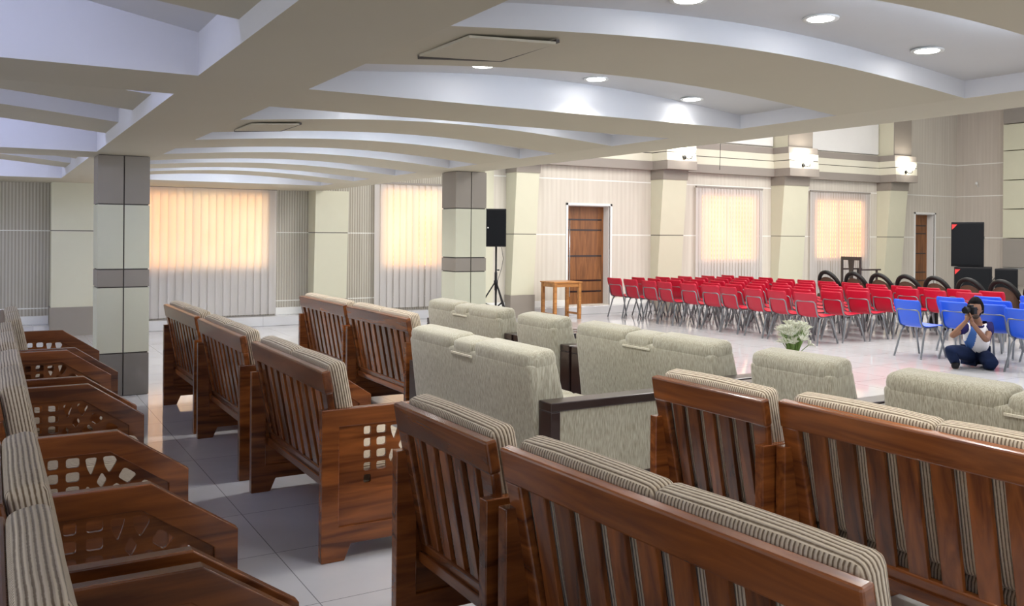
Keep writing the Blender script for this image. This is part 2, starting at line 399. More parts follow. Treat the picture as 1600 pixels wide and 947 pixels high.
# smooth projecting cladding of the end wall, in courses
mb = MB(); mb2 = MB()
z = 0; c = 0
for za, zb in [(0, .86), (.87, 1.63), (1.65, 2.40), (2.42, 3.17), (3.19, 3.95), (3.97, 4.66), (4.68, 5.6)]:
    grey = za < 1.6 or za > 4.6
    (mb2 if grey else mb).box(XE - .3, XE - .001, 5, 13.64, za, zb)
struct('trim_1', mb, cream_col, bevel=.01); struct('trim_2', mb2, grey_panel, bevel=.01)
struct('ceiling_hall', MB().box(SX - .2, XE + .3, -5, YW, 5.6, 5.8), white_ceil)
# low tiled ledge along the foot of the back wall, and baseboards
struct('trim_3', MB().box(-5, 8.4, 15.56, YW, 0, .17), tile, bevel=.01)
struct('trim_4', MB().box(8.401, XE, 14.98, YH - .001, 0, .17), tile, bevel=.01)
struct('baseboard_back', MB().box(-5, .8, YW - .02, YW, .17, .30).box(8.3, 10.2, YH - .02, YH, .17, .30).box(11.4, 12.4, YH - .02, YH, .17, .30)
       .box(4.4, 5.0, YW - .02, YW, .17, .30).box(5.7, 6.2, YW - .02, YW, .17, .30), white_paint, bevel=.004)
# stage platform in front of the end wall
struct('trim_5', MB().box(17.2, XE - .3, 5, 13.4, 0, .42), grey_panel, bevel=.01)

# ---- pilasters
def pilaster(x0, x1, yb, yf_bot, yf_top, z1, label, cap=True, side=.0):
    yb -= .004; t = thing('pilaster', label, 'pilaster', ((x0 + x1) / 2, (yb + yf_bot) / 2, 0)); cx, cy = t.location[0], t.location[1]
    def blk(za, zb, e=0, m=cream, nm='shaft'):
        f = lambda z: yf_bot + (yf_top - yf_bot) * max(0, (z - .45)) / (z1 - .45)
        b = [(x0 - e - cx, yb - cy, za), (x0 - e - cx, f(za) - e - cy, za), (x1 + e - cx, f(za) - e - cy, za), (x1 + e - cx, yb - cy, za)]
        u = [(x0 - e - cx, yb - cy, zb), (x0 - e - cx, f(zb) - e - cy, zb), (x1 + e - cx, f(zb) - e - cy, zb), (x1 + e - cx, yb - cy, zb)]
        return obj(nm, MB().hexa(b, u), m, t)
    blk(0, .45, .02, taupe, 'plinth'); blk(.45, 1.645, 0); blk(1.645, 1.66, -.004, groove, 'joint'); blk(1.66, z1 - (.21 if cap else 0), 0)
    if cap: blk(z1 - .21, z1, .015, taupe, 'capital')
    return t
pilaster(.80, 1.42, YW, 15.5, 15.5, SZ, 'cream wall pilaster with grey base left of the near column', cap=False)
pilaster(5.0, 5.62, YW, 15.52, 15.42, SZ - .002, 'cream wall pilaster between the two blind-covered windows under the low ceiling', cap=False)
pilaster(8.78, 9.30, YH, 14.93, 14.72, 3.07, 'cream tapered pilaster just behind the speaker on its tripod', cap=True)
pilaster(12.45, 13.12, YH, 14.93, 14.72, 3.07, 'cream tapered pilaster right of the wide wooden door')
pilaster(16.15, 16.98, YH, 14.93, 14.72, 3.07, 'cream tapered pilaster between the two hall windows')
pilaster(20.05, 20.75, YH, 14.93, 14.72, 3.07, 'cream tapered pilaster left of the narrow far door')

# ---- cornice with three tiers, breaking forward over the pilasters
PB = [(8.6, 9.5), (12.38, 13.22), (16.1, 17.1), (19.98, 20.86)]
def cornice(name, z0, z1, off, mat, top=None):
    mb = MB(); yw = 15.0 + off; yp = 14.52 + off; x = 8.5
    for a, b in PB:
        mb.box(x, a, yw, YH, z0, z1); mb.box(a - .0 + off * .0, b, yp, YH, z0, z1); x = b
    return struct(name, mb, mat, bevel=.006)
cornice('trim_6', 3.07, 3.26, 0, cornice_grey); cornice('trim_7', 3.26, 3.435, .02, cornice_cream)
cornice('trim_8', 3.435, 3.45, .035, groove); cornice('trim_9', 3.45, 3.61, .03, cornice_cream); cornice('trim_10', 3.61, 3.76, .05, cornice_grey)
mb = MB(); mg = MB()
for a, b in PB:
    mb.box(a + .08, b - .1, 14.66, YH, 3.76, 5.6); mg.box(a + .08, b - .1, 14.64, 14.66, 3.76, 5.6)
struct('trim_11', mb, cream); struct('trim_12', mg, taupe)
mb = MB()
for (a, b) in [(9.42, 12.46), (13.12, 16.18), (17.0, 20.06)]: mb.box(a + .25, b - .02, 15.09, YH, 3.80, 5.2)  # white panels paint the sconce uplight onto the upper wall
struct('trim_13', mb, white_paint, bevel=.02)

# ---- windows
def window(name, x0, x1, z0, z1, yw, pm):
    f = MB(); y0, y1 = yw + .01, yw + .06; t = .05
    f.box(x0, x1, y0, y1, z0, z0 + t).box(x0, x1, y0, y1, z1 - t, z1).box(x0, x0 + t, y0, y1, z0, z1).box(x1 - t, x1, y0, y1, z0, z1)
    xm = (x0 + x1) / 2; f.box(xm - .015, xm + .015, y0, y1, z0, z1)
    o = obj(name, f, white_paint, bevel=.004); o['kind'] = 'structure'
    obj('pane', MB().box(x0 + .02, x1 - .02, yw + .035, yw + .05, z0 + .02, z1 - .02), pm, o)
    obj('sill', MB().box(x0, x1, yw - .015, yw - .001, z0 - .03, z0 + .01), white_paint, o)
window('window_1', *W_LOW[0], YW, pane_warm); window('window_2', *W_LOW[1], YW, pane_warm)
window('window_3', *W_HALL[1], YH, pane_pink); window('window_4', *W_HALL[2], YH, pane_pink)

def blind(x0, x1, z0, z1, y, label, rnd, sw=.15):
    t = thing('vertical_blind', label, 'blind', ((x0 + x1) / 2, y, z0), group='white vertical blinds over the windows'); cx = (x0 + x1) / 2
    rr = random.Random(rnd); mb = MB(); n = int((x1 - x0) / (sw * .84)); k = (x1 - x0) / n
    for i in range(n):
        x = x0 + (i + .5) * k - cx; a = R(rr.uniform(6, 16)); w = sw / 2; b = a + R(rr.uniform(-4, 8))
        # each vane is a shallow curved strip, slightly twisted towards the bottom
        cols = 4; vs = []
        for r_ in range(5):
            tz = r_ / 4; ang = a + (b - a) * (1 - tz); zz = tz * (z1 - z0 - .03)
            for c_ in range(cols + 1):
                u = (c_ / cols * 2 - 1); vs.append((x + u * w * math.cos(ang), u * w * math.sin(ang) - .003 * (1 - u * u), zz))
        m = cols + 1; fs = [(r_ * m + c_, r_ * m + c_ + 1, (r_ + 1) * m + c_ + 1, (r_ + 1) * m + c_) for r_ in range(4) for c_ in range(cols)]
        mb.add(vs, fs)
    obj('vanes', mb, blind_m, t, smooth=True)
    obj('head_rail', MB().box(x0 - cx, x1 - cx, -.02, .02, z1 - z0 - .03, z1 - z0 + .01), cornice_grey, t, bevel=.003)
    ch = MB(); ch.tube([(x1 - cx - .03, -.03, z1 - z0 - .03), (x1 - cx - .03, -.035, .5)], .003, 6)
    obj('pull_cord', ch, white_paint, t)
    return t
blind(1.65, 4.40, .19, SZ + .02, YW - .065, 'wide white vertical blind right behind the near column, glowing warm at the top', 1)
blind(6.26, 7.86, .22, 2.62, YW - .065, 'white vertical blind just left of the speaker column', 2)
blind(13.70, 15.80, .19, 2.77, YH - .065, 'white vertical blind nearest the wide wooden door behind red chairs', 3, .11)
blind(17.44, 19.70, .19, 2.79, YH - .065, 'white vertical blind behind the dark high-back chair in the hall', 4, .11)

# ---- doors
def door(name, x0, x1, z1, leaf_x0, leaf_x1, bars):
    y = YH; fr = MB(); w = .05
    fr.box(x0 - w, x0, y - .02, y + .02, .17, z1 + w).box(x1, x1 + w, y - .02, y + .02, .17, z1 + w).box(x0 - w, x1 + w, y - .02, y + .02, z1, z1 + w)
    fr.box(x0 + .001, x0 + .012, y + .021, y + .29, .18, z1 - .012).box(x1 - .012, x1 - .001, y + .021, y + .29, .18, z1 - .012).box(x0 + .001, x1 - .001, y + .021, y + .29, z1 - .012, z1 - .001)
    o = obj(name, fr, white_paint, bevel=.003); o['kind'] = 'structure'
    lf = obj('door_leaf', MB().box(leaf_x0 + .008, leaf_x1 - .008, y + .22, y + .27, .18, z1 - .014), door_wood, o)
    g = MB()
    for b in bars: g.box(leaf_x0 + .12 * (leaf_x1 - leaf_x0), leaf_x1 - .05, y + .212, y + .222, b - .016, b + .016)
    obj('inlay', g, espresso, o)
    st = MB().box(leaf_x0 + .02, leaf_x0 + .12 * (leaf_x1 - leaf_x0), y + .214, y + .221, .18, z1 - .02).box(leaf_x1 - .05, leaf_x1, y + .214, y + .221, .18, z1 - .02)
    obj('stile', st, door_wood, o)
    h = MB(); hx = leaf_x0 + .14 * (leaf_x1 - leaf_x0)
    h.tube([(hx, y + .16, .35), (hx, y + .16, 1.95)], .013, 8).tube([(hx, y + .16, .5), (hx, y + .215, .5)], .01, 6).tube([(hx, y + .16, 1.8), (hx, y + .215, 1.8)], .01, 6)
    obj('pull_handle', h, chrome, o, smooth=True)
door('door_1', 10.26, 11.34, 2.26, 10.27, 11.33, (1.97, 1.75, 1.20, .68, .45))
door('door_2', 21.66, 22.5, 2.28, 21.67, 22.49, (1.97, 1.75, 1.20, .68, .45))

# ---- columns clad in framed panels
def column(x0, x1, y0, y1, label, bands):
    t = thing('column', label, 'column', ((x0 + x1) / 2, (y0 + y1) / 2, 0)); cx, cy = t.location[0], t.location[1]
    X0, X1, Y0, Y1 = x0 - cx, x1 - cx, y0 - cy, y1 - cy; xm = (X0 + X1) / 2
    obj('core', MB().box(X0 + .012, X1 - .012, Y0 + .012, Y1 - .012, 0, SZ), groove, t)
    g = .006
    for za, zb, m, nm in bands:
        mb = MB()
        for a, b in ((X0, xm - g), (xm + g, X1)): mb.box(a, b, Y0, Y0 + .013, za + g, zb - g); mb.box(a, b, Y1 - .013, Y1, za + g, zb - g)
        mb.box(X0, X0 + .0125, Y0 + .0131, Y1 - .0131, za + g, zb - g); mb.box(X1 - .0125, X1, Y0 + .0131, Y1 - .0131, za + g, zb - g)
        obj(nm, mb, m, t)
BA = [(0, .43, taupe_d, 'base_panel'), (.43, 1.09, cream_col, 'cream_panel'), (1.09, 1.27, taupe, 'belt_panel'), (1.27, 1.92, cream_col, 'cream_panel'), (1.92, SZ, taupe, 'top_panel')]
column(.90, 1.38, 9.59, 10.0, 'near square column in pale green and grey panels, left of the sofa rows', BA)
BB = [(0, .43, taupe_d, 'base_panel'), (.43, 1.19, cream_col, 'cream_panel'), (1.19, 1.36, taupe, 'belt_panel'), (1.36, 1.96, cream_col, 'cream_panel'), (1.96, SZ, taupe, 'top_panel')]
column(4.83, 5.25, 9.54, 9.92, 'far square column at the ceiling edge, beside the tripod speaker', BB)

# ---- coffered soffit
def ceiling():
    mb = MB()   # mat 0 soffit cream, 1 recess white
    Y0, Y1, X0 = -4, YW, -5
    RX0, RX1 = 1.44, 4.57; LX0, LX1 = -3.6, .86
    NS = 24
    Rc = [(.45, 1.25), (2.05, 2.90), (3.75, 4.58), (5.34, 6.08), (6.95, 7.62), (8.5, 9.2), (10.1, 10.8), (11.7, 12.35), (13.2, 13.85)]
    flatb = {3}     # the beam between coffers 2 and 3 is level
    Lc = [(-.2, 4.48), (5.14, 9.3), (10.05, 14.25)]
    def flat(x0, x1, y0, y1): mb.quad((x0, y0, SZ), (x0, y1, SZ), (x1, y1, SZ), (x1, y0, SZ))
    flat(X0, LX0, Y0, Y1); flat(LX1, RX0, Y0, Y1); flat(RX1, SX, Y0, Y1)
    flat(LX0, LX1, Y0, Lc[0][0])
    for i, (a, b) in enumerate(Lc): flat(LX0, LX1, b, Lc[i + 1][0] if i + 1 < len(Lc) else Y1)
    beams = [(Y0, Rc[0][0])] + [(Rc[i][1], Rc[i + 1][0]) for i in range(len(Rc) - 1)] + [(Rc[-1][1], Y1)]
    xs = [RX0 + (RX1 - RX0) * k / NS for k in range(NS + 1)]; arc = [math.sin(PI * k / NS) for k in range(NS + 1)]
    def bz(i, k): return SZ if i in (flatb | {0, len(beams) - 1}) else SZ + .085 * arc[k]
    def rz(k): return 2.505 + .10 * arc[k]
    for i, (a, b) in enumerate(beams):
        for k in range(NS):
            if i in (0, len(beams) - 1): pass
            mb.quad((xs[k], a, bz(i, k)), (xs[k], b, bz(i, k)), (xs[k + 1], b, bz(i, k + 1)), (xs[k + 1], a, bz(i, k + 1)))
    for i, (a, b) in enumerate(Rc):
        for k in range(NS):
            mb.quad((xs[k], a, rz(k)), (xs[k], b, rz(k)), (xs[k + 1], b, rz(k + 1)), (xs[k + 1], a, rz(k + 1)), 1)
            mb.quad((xs[k], b, bz(i + 1, k)), (xs[k], b, rz(k)), (xs[k + 1], b, rz(k + 1)), (xs[k + 1], b, bz(i + 1, k + 1)), 1)
            mb.quad((xs[k], a, bz(i, k)), (xs[k], a, rz(k)), (xs[k + 1], a, rz(k + 1)), (xs[k + 1], a, bz(i, k + 1)), 1)
        for x in (RX0, RX1): mb.quad((x, a, SZ), (x, b, SZ), (x, b, 2.505), (x, a, 2.505), 1)
    # left coffers: deep lit recess crossed by hanging ribs
    xl = [LX0 + (LX1 - LX0) * k / NS for k in range(NS + 1)]
    def lz(k): return 2.62 + .26 * arc[k]
    for i, (a, b) in enumerate(Lc):
        for k in range(NS):
            mb.quad((xl[k], a, lz(k)), (xl[k], b, lz(k)), (xl[k + 1], b, lz(k + 1)), (xl[k + 1], a, lz(k + 1)), 1)
            for y in (a, b): mb.quad((xl[k], y, SZ), (xl[k], y, lz(k)), (xl[k + 1], y, lz(k + 1)), (xl[k + 1], y, SZ), 1)
        for x in (LX0, LX1): mb.quad((x, a, SZ), (x, b, SZ), (x, b, 2.62), (x, a, 2.62), 1)
    # gallery edge fascia and top
    mb.quad((SX, Y0, SZ), (SX, Y1, SZ), (SX, Y1, 3.2), (SX, Y0, 3.2)); mb.quad((X0, Y0, 3.2), (SX, Y0, 3.2), (SX, Y1, 3.2), (X0, Y1, 3.2))
    mb.quad((X0, Y0, SZ), (SX, Y0, SZ), (SX, Y0, 3.2), (X0, Y0, 3.2)); mb.quad((X0, Y0, SZ), (X0, Y1, SZ), (X0, Y1, 3.2), (X0, Y0, 3.2))
    struct('ceiling', mb, [soffit, white_ceil])
    # ribs hanging in the left coffers, bottoms a little above the soffit
    n = 0
    for i, (a, b) in enumerate(Lc):
        s = (b - a) / 4.16
        for (ra, rb) in ([(1.2, 3.66)] if i == 0 else [(a + .82 * s, a + 1.67 * s), (a + 2.48 * s, a + 3.4 * s)]):
            rm = MB(); xm0 = xl[0]
            for k in range(NS):
                za, zb = 2.515 + .15 * arc[k], 2.515 + .15 * arc[k + 1]; ta, tb = lz(k) + .005, lz(k + 1) + .005
                rm.quad((xl[k], ra, za), (xl[k], rb, za), (xl[k + 1], rb, zb), (xl[k + 1], ra, zb), 0)
                rm.quad((xl[k], ra, ta), (xl[k], rb, ta), (xl[k + 1], rb, tb), (xl[k + 1], ra, tb), 0)
                for yy in (ra, rb): rm.quad((xl[k], yy, za), (xl[k], yy, ta), (xl[k + 1], yy, tb), (xl[k + 1], yy, zb), 1)
            struct('trim_%d' % (14 + n), rm, [soffit, white_ceil]); n += 1
    # cove strips: tucked on the side of each recess that faces away from the camera side
    for i, (a, b) in enumerate(Rc):
        if i == 0: continue
        pts = [(xs[k], a + .012, bz(i, k) + .035) for k in range(5, NS - 4)]
        t = obj('cove_light_strip', MB().tube(pts, .006, 6), led_w); tag(t, 'cool white light strip hidden in the %s curved ceiling recess from the front' % ordn(i - 1), 'light strip', 'strips in the right-hand ceiling recesses')
    for i, (a, b) in enumerate(Lc):
        for j, y in enumerate((a + .03,) if i == 0 else (a + .03, a + (b - a) * .4, a + (b - a) * .825)):
            pts = [(xl[k], y, lz(k) - .05) for k in range(3, NS)]
            t = obj('cove_light_strip', MB().tube(pts, .007, 6), led); tag(t, 'bluish light strip %s the %s left-hand ceiling coffer' % (('at the start of', 'in the middle of', 'towards the end of')[j], ('nearest', 'second', 'third')[i]), 'light strip', 'strips in the left-hand ceiling coffers')
        y = 3.70
        if i == 0:
            pts = [(xl[k], y, lz(k) - .03) for k in range(3, NS - 1)]
            t = obj('cove_light_strip', MB().tube(pts, .007, 6), led); tag(t, 'bluish light strip just behind the rib of the nearest left-hand coffer', 'light strip', 'strips in the left-hand ceiling coffers')
ceiling()

# ---- recessed downlights
def downlight(x, y, z, label, first=[None]):
    if first[0] is None:
        t = thing('ceiling_downlight', label, 'ceiling light', (x, y, z), group='round ceiling downlights')
        obj('rim', MB().lathe([(.055, -.004), (.075, -.008), (.078, 0), (.055, .0)], 24), white_paint, t, smooth=True)
        obj('lens', MB().lathe([(.001, -.009), (.054, -.007), (.054, -.002), (.001, -.002)], 24), lamp, t)
        first[0] = build_tree(t); o = t
    else: o = dup(None, (x, y, z), None, label, 'round ceiling downlights', first[0])
    l = bpy.data.lights.new('downlight_beam', 'SPOT'); l.energy = 40; l.spot_size = R(130); l.spot_blend = .8; l.shadow_soft_size = .06; l.color = (1, .97, .93)
    lo = bpy.data.objects.new('downlight_beam', l); lo.location = (x, y, z - .03); C.objects.link(lo)
def rzx(x): return 2.505 + .10 * math.sin(PI * (x - 1.44) / 3.13)
DL = [(2.33, 4.29, 'round downlight leftmost in the second curved recess'), (3.17, 4.385, 'round downlight in the middle of the second curved recess'), (4.0, 4.45, 'round downlight rightmost in the second curved recess'),
      (2.36, 2.65, 'round downlight cut by the top edge of the photo'), (3.11, 2.64, 'round downlight in the middle of the nearest curved recess'), (3.93, 2.69, 'round downlight rightmost in the nearest curved recess')]
for yc, nm in [(.95, 'recess behind the photo edge'), (5.85, 'third curved recess'), (7.28, 'fourth curved recess'), (8.85, 'fifth curved recess'), (10.45, 'sixth curved recess'), (12.0, 'seventh curved recess'), (13.5, 'last curved recess')]:
    for xx, w_ in [(2.25, 'left'), (3.0, 'middle'), (3.85, 'right')]: DL.append((xx, yc, 'added unseen downlight, %s one of three inside the %s' % (w_, nm)))  # unseen extra downlights, added for more light on the floor
for x, y, lb in DL: downlight(x, y, rzx(x) - .001, lb)

# ---- access panels in the soffit
def access_panel(x0, x1, y0, y1, z, label, tilt=0):
    t = thing('access_panel', label, 'ceiling panel', ((x0 + x1) / 2, (y0 + y1) / 2, z))
    w, d = (x1 - x0) / 2, (y1 - y0) / 2
    t.rotation_euler = (0, R(-4.3), 0)
    obj('opening_edge', MB().box(w + .001, w + .018, -d, d + .02, -.017, -.003).box(-w, w + .018, d + .001, d + .020, -.017, -.003), groove, t)
    obj('hatch', MB().box(-w, w, -d, d, -.016, -.006), soffit, t, rot=(R(tilt * .6), R(tilt), 0))
access_panel(1.58, 1.98, 3.02, 3.48, SZ + .085 * math.sin(PI * .36 / 3.13) - .004, 'loose square access panel ajar in the soffit beside the nearest recess', 1.2)
access_panel(1.56, 1.90, 6.25, 6.75, SZ + .085 * math.sin(PI * .29 / 3.13) - .003, 'small closed access panel in the soffit farther back', .6)

# ---- wall sconces on the cornice
def sconce(x, label, first=[None]):
    loc = (x, 14.54, 3.40)
    if first[0] is None:
        t = thing('wall_sconce', label, 'wall lamp', loc, group='lit glass sconces on the cornice')
        obj('back_plate', MB().lathe([(.001, 0), (.045, .004), (.05, .02), (.001, .024)], 16), black_lq, t, smooth=True, rot=(R(90), 0, 0), loc=(0, 0, -.06))
        for s in (-1, 1):
            a = obj('arm', MB().tube([(0, -.02, -.06), (s * .06, -.07, -.10), (s * .13, -.10, -.08), (s * .14, -.10, -.02)], .009, 8), black_lq, t, smooth=True)
            obj('glass_shade', MB().lathe([(.022, 0), (.05, .03), (.07, .09), (.085, .14), (.078, .14), (.06, .09), (.02, .02)], 20), sconce_glass, t, smooth=True, loc=(s * .14, -.10, -.02))
        first[0] = build_tree(t)
    else: dup(None, loc, None, label, 'lit glass sconces on the cornice', first[0])
    l = bpy.data.lights.new('sconce_bulb', 'POINT'); l.energy = 16; l.color = (1, .93, .82); l.shadow_soft_size = .1
    lo = bpy.data.objects.new('sconce_bulb', l); lo.location = (x, 14.33, 3.58); C.objects.link(lo)
sconce(12.86, 'leftmost glowing sconce on the cornice, at the ceiling edge')
sconce(16.55, 'middle glowing sconce on the cornice between the hall windows')
sconce(20.38, 'rightmost glowing sconce at the end of the cornice')

# ================================================================== WOODEN SOFAS
AH = .765
ARM_OUT = [(0, 0), (.12, 0), (.155, .08), (.63, .08), (.665, 0), (.80, 0), (.80, .56), (.50, AH), (0, AH)]
ARM_IN = [(.09, .17), (.715, .17), (.715, .505), (.468, .675), (.09, .675)]
PAN_OUT = [(.07, .15), (.735, .15), (.735, .515), (.475, .69), (.07, .69)]
def q(x0, x1, z0, z1): return [(x0, z0), (x1, z0), (x1, z1), (x0, z1)]
CUTS = [q(.225, .265, a, a + .042) for a in (.62, .558, .497, .435, .373)] + [q(.295, .348, a, a + .042) for a in (.62, .558, .497, .435)] + [
    [(.37, .655), (.418, .655), (.412, .625), (.394, .575), (.378, .61)], [(.44, .655), (.486, .655), (.50, .63), (.468, .578), (.45, .61)],
    [(.437, .588), (.458, .552), (.437, .515), (.415, .545)], [(.528, .60), (.583, .56), (.545, .522), (.502, .556)],
    [(.61, .535), (.668, .498), (.632, .470), (.585, .497)], [(.378, .535), (.402, .508), (.378, .455), (.362, .49)],
    [(.462, .505), (.497, .535), (.530, .50), (.490, .455)], [(.40, .455), (.440, .485), (.462, .452), (.425, .415)], [(.55, .49), (.585, .455), (.55, .425), (.515, .455)]]
def make_sofa(name, wid, seats, nslat, label, loc, group):
    t = thing(name, label, 'sofa' if seats > 1 else 'armchair', loc, 0, group)
    hw = wid / 2
    for s in (1, -1):
        a = flat_shape('arm', ARM_OUT, [ARM_IN[::-1]], .050, wood_x, t, bevel=.004); a.location = (0, s * (hw - .025), 0)
        flat_shape('lattice_panel', PAN_OUT, [rounded(c, .22)[::-1] for c in CUTS], .016, wood_x, a, bevel=.002)
    # leaning back: local frame with origin at its foot
    M = Matrix.Translation((.142, 0, .28)) @ Matrix.Rotation(-BT, 4, 'Y')
    hl = .69; bf = MB(); bw = hw - .006; bi = hw - .048
    top = MB(); top.box(-.022, .022, -bw, bw, hl - .115, hl, mat=M)
    o = obj('backrest_frame', top.box(-.018, .018, -bi, bi, .02, .115, mat=M)
            .hexa([M @ Vector(p) for p in [(-.018, -bi, .02), (.018, -bi, .02), (.018, -bi + .07, .02), (-.018, -bi + .07, .02)]],
                  [M @ Vector(p) for p in [(-.018, -bw, hl - .11), (.018, -bw, hl - .11), (.018, -bw + .085, hl - .11), (-.018, -bw + .085, hl - .11)]])
            .hexa([M @ Vector(p) for p in [(-.018, bi, .02), (.018, bi, .02), (.018, bi - .07, .02), (-.018, bi - .07, .02)]],
                  [M @ Vector(p) for p in [(-.018, bw, hl - .11), (.018, bw, hl - .11), (.018, bw - .085, hl - .11), (-.018, bw - .085, hl - .11)]]), wood_y, t, bevel=.008)
    inner = 2 * (bi - .07); pitch = inner / nslat
    for i in range(nslat):
        y = -inner / 2 + (i + .5) * pitch; w = pitch * .30
        obj('slat', MB().box(-.010, .010, y - w, y + w, .11, hl - .11, mat=M), wood_z, o, bevel=.003)
    obj('seat_frame', MB().box(.10, .74, -hw + .046, hw - .046, .30, .345).box(.72, .745, -hw + .046, hw - .046, .20, .345), wood_y, t, bevel=.004)
    sw = (wid - .10) / seats
    for i in range(seats):
        y0 = -hw + .05 + i * sw
        obj('seat_cushion', MB().pillow(.16, .755, y0 + .004, y0 + sw - .004, .345, .455, .035, .012), fab_stripe, t, smooth=True)
        Mc = M
        obj('back_cushion', MB().pillow(.022, .125, y0 - .012 + .003, y0 + sw + .012 - .003 if i == seats - 1 else y0 + sw - .003, .16, hl + .018, .030, .010, mat=Mc), fab_stripe, t, smooth=True)
    return t
G2 = 'striped wooden sofas in rows'
two = (1.425, 2, 9); one = (.80, 1, 5)
rowA = [('two', 8.15), ('two', 6.65), ('two', 4.965), ('one', 2.955), ('two', 1.755)]
P2 = make_sofa('wooden_sofa', *two, 'slatted wooden sofa at the far end of the left row beyond the others', (.05, 8.15, 0), G2)
T2 = build_tree(P2)
P1 = make_sofa('wooden_armchair', *one, 'single wooden armchair in the left row, pale striped cushion', (-.012, 2.955, 0), 'striped wooden armchairs in rows')
T1 = build_tree(P1)
dup(None, (-.012, 6.65, 0), None, 'slatted wooden sofa in the left row beside the near column', G2, T2)
dup(None, (-.012, 4.965, 0), None, 'third wooden sofa from the far end in the left row, pierced arm facing us', G2, T2)
dup(None, (-.012, 1.755, 0), None, 'nearest wooden sofa in the left row, cut by the lower left corner', G2, T2)
XM = 1.42
dup(None, (XM, 8.22, 0), R(.6), 'small-looking farthest wooden sofa of the middle row, right of the column', G2, T2)
dup(None, (XM, 6.655, 0), None, 'second wooden sofa of the middle row, its dark arm side by side with the farthest', G2, T2)
dup(None, (XM, 4.965, 0), None, 'third wooden sofa of the middle row with pierced arm and open gap before it', G2, T2)
dup(None, (XM, 2.965, 0), None, 'single wooden armchair of the middle row seen from behind, five slats', 'striped wooden armchairs in rows', T1)
S5 = dup(None, (1.455, 1.82, 0), R(2.3), 'nearest wooden sofa in the bottom centre, glossy top rail and two cushions', G2, T2)
S5.scale = (1, .955, 1)
XR = 2.90
dup(None, (XR, 8.80, 0), None, 'farthest wooden sofa of the third row, in front of the window step', G2, T2)
dup(None, (XR, 7.31, 0), None, 'wooden sofa of the third row touching the large beige sofa', G2, T2)
T3 = dup(None, (2.80, 3.03, 0), None, 'single wooden armchair of the third row between beige sofa and long wooden sofa', 'striped wooden armchairs in rows', T1)
make_sofa('wooden_sofa', 2.0, 3, 13, 'long wooden sofa at the right edge with many slats', (2.865, 1.65, 0), G2); T3.scale = (1, .925, 1)

# ================================================================== BEIGE SOFAS
def make_beige(name, y_far, y_near, xr, label, three=True, ah=.70, al=.87):
    """y_far / y_near bound the upholstered back; arms stand just outside"""
    bw = (y_far - y_near) / 2; aw = .14
    t = thing(name, label, 'sofa' if three else 'armchair', (xr, (y_far + y_near) / 2, 0), 0, 'beige upholstered sofas' if three else 'beige upholstered armchairs')
    M = Matrix.Translation((.12, 0, .16)) @ Matrix.Rotation(R(-7), 4, 'Y'); hl = .76
    b = MB().pillow(-.076, .125, -bw, bw, 0, hl - .06, .03, 0)
    b.v = [tuple(M @ Vector((x + (max(0, hl - z) * .14 if x > 0 else 0), y + math.copysign(max(0, hl - z) * .012, y), z))) for x, y, z in b.v]
    bk = obj('backrest', b, fab_beige, t, smooth=True)
    # three top cushions: the middle piece sits a little lower with a pale welt
    if three:
        parts = [(-bw, -.16, 0), (-.165, .165, -.012), (.16, bw, 0)]
    else: parts = [(-bw, bw, 0)]
    for (a, c_, dz) in parts:
        o = obj('top_cushion', MB().pillow(-.073, .15, a, c_, hl - .22 + dz, hl + .01 + dz, .055, 0, mat=M), fab_beige, bk, smooth=True)
    if three: obj('welt', MB().box(-.084, -.072, -.16, .16, hl - .105, hl - .092, mat=M), fab_pale, bk)
    n = 2 if bw > .5 else 1; cw = 2 * bw / n
    for i in range(n):
        obj('seat_cushion', MB().pillow(.24, al - .03, -bw + i * cw + .004, -bw + (i + 1) * cw - .004, .30, .46, .045, .012), fab_beige, t, smooth=True)
    obj('base', MB().box(.06, al - .07, -bw, bw, .08, .30), fab_beige, t, bevel=.01)
    for s in (1, -1):
        y = s * (bw + aw / 2 + .008); h = aw / 2
        ar = obj('arm', MB().box(.03, al, y - h, y + h, ah - .055, ah).box(.03, .10, y - h, y + h, 0, ah - .055).box(al - .07, al, y - h, y + h, 0, ah - .055).box(.10, al - .07, y - h, y + h, .08, .14), espresso, t, bevel=.006)
        obj('arm_infill', MB().box(.10, al - .07, y - h + .01, y + h - .01, .14, ah - .055), fab_beige, ar)
    return t
make_beige('beige_sofa', 6.41, 4.61, 2.88, 'large beige sofa in the centre with a dark-edged armrest', ah=.63, al=.98)
make_beige('beige_sofa', 8.95, 7.36, 4.22, 'farthest beige sofa, beside the far column')
make_beige('beige_armchair', 7.03, 6.39, 4.22, 'farther beige armchair between two beige sofas', False)
make_beige('beige_sofa', 6.06, 4.44, 4.22, 'beige sofa in front of the rows of red chairs')
make_beige('beige_armchair', 4.10, 3.46, 4.22, 'beige armchair just in front of the white flowers', False)
make_beige('beige_sofa', 3.12, 1.45, 4.22, 'nearest beige sofa cut by the right edge of the photo')
# stickers on backs
s = obj('price_sticker', MB().box(-.001, .001, -.045, .045, -.005, .005), label_w, loc=(2.79, 4.83, .50)); s.rotation_euler = (0, R(-7), 0); s.location = (2.897, 4.83, .50)
tag(s, 'thin white sticker on the back of the large beige sofa', 'sticker')
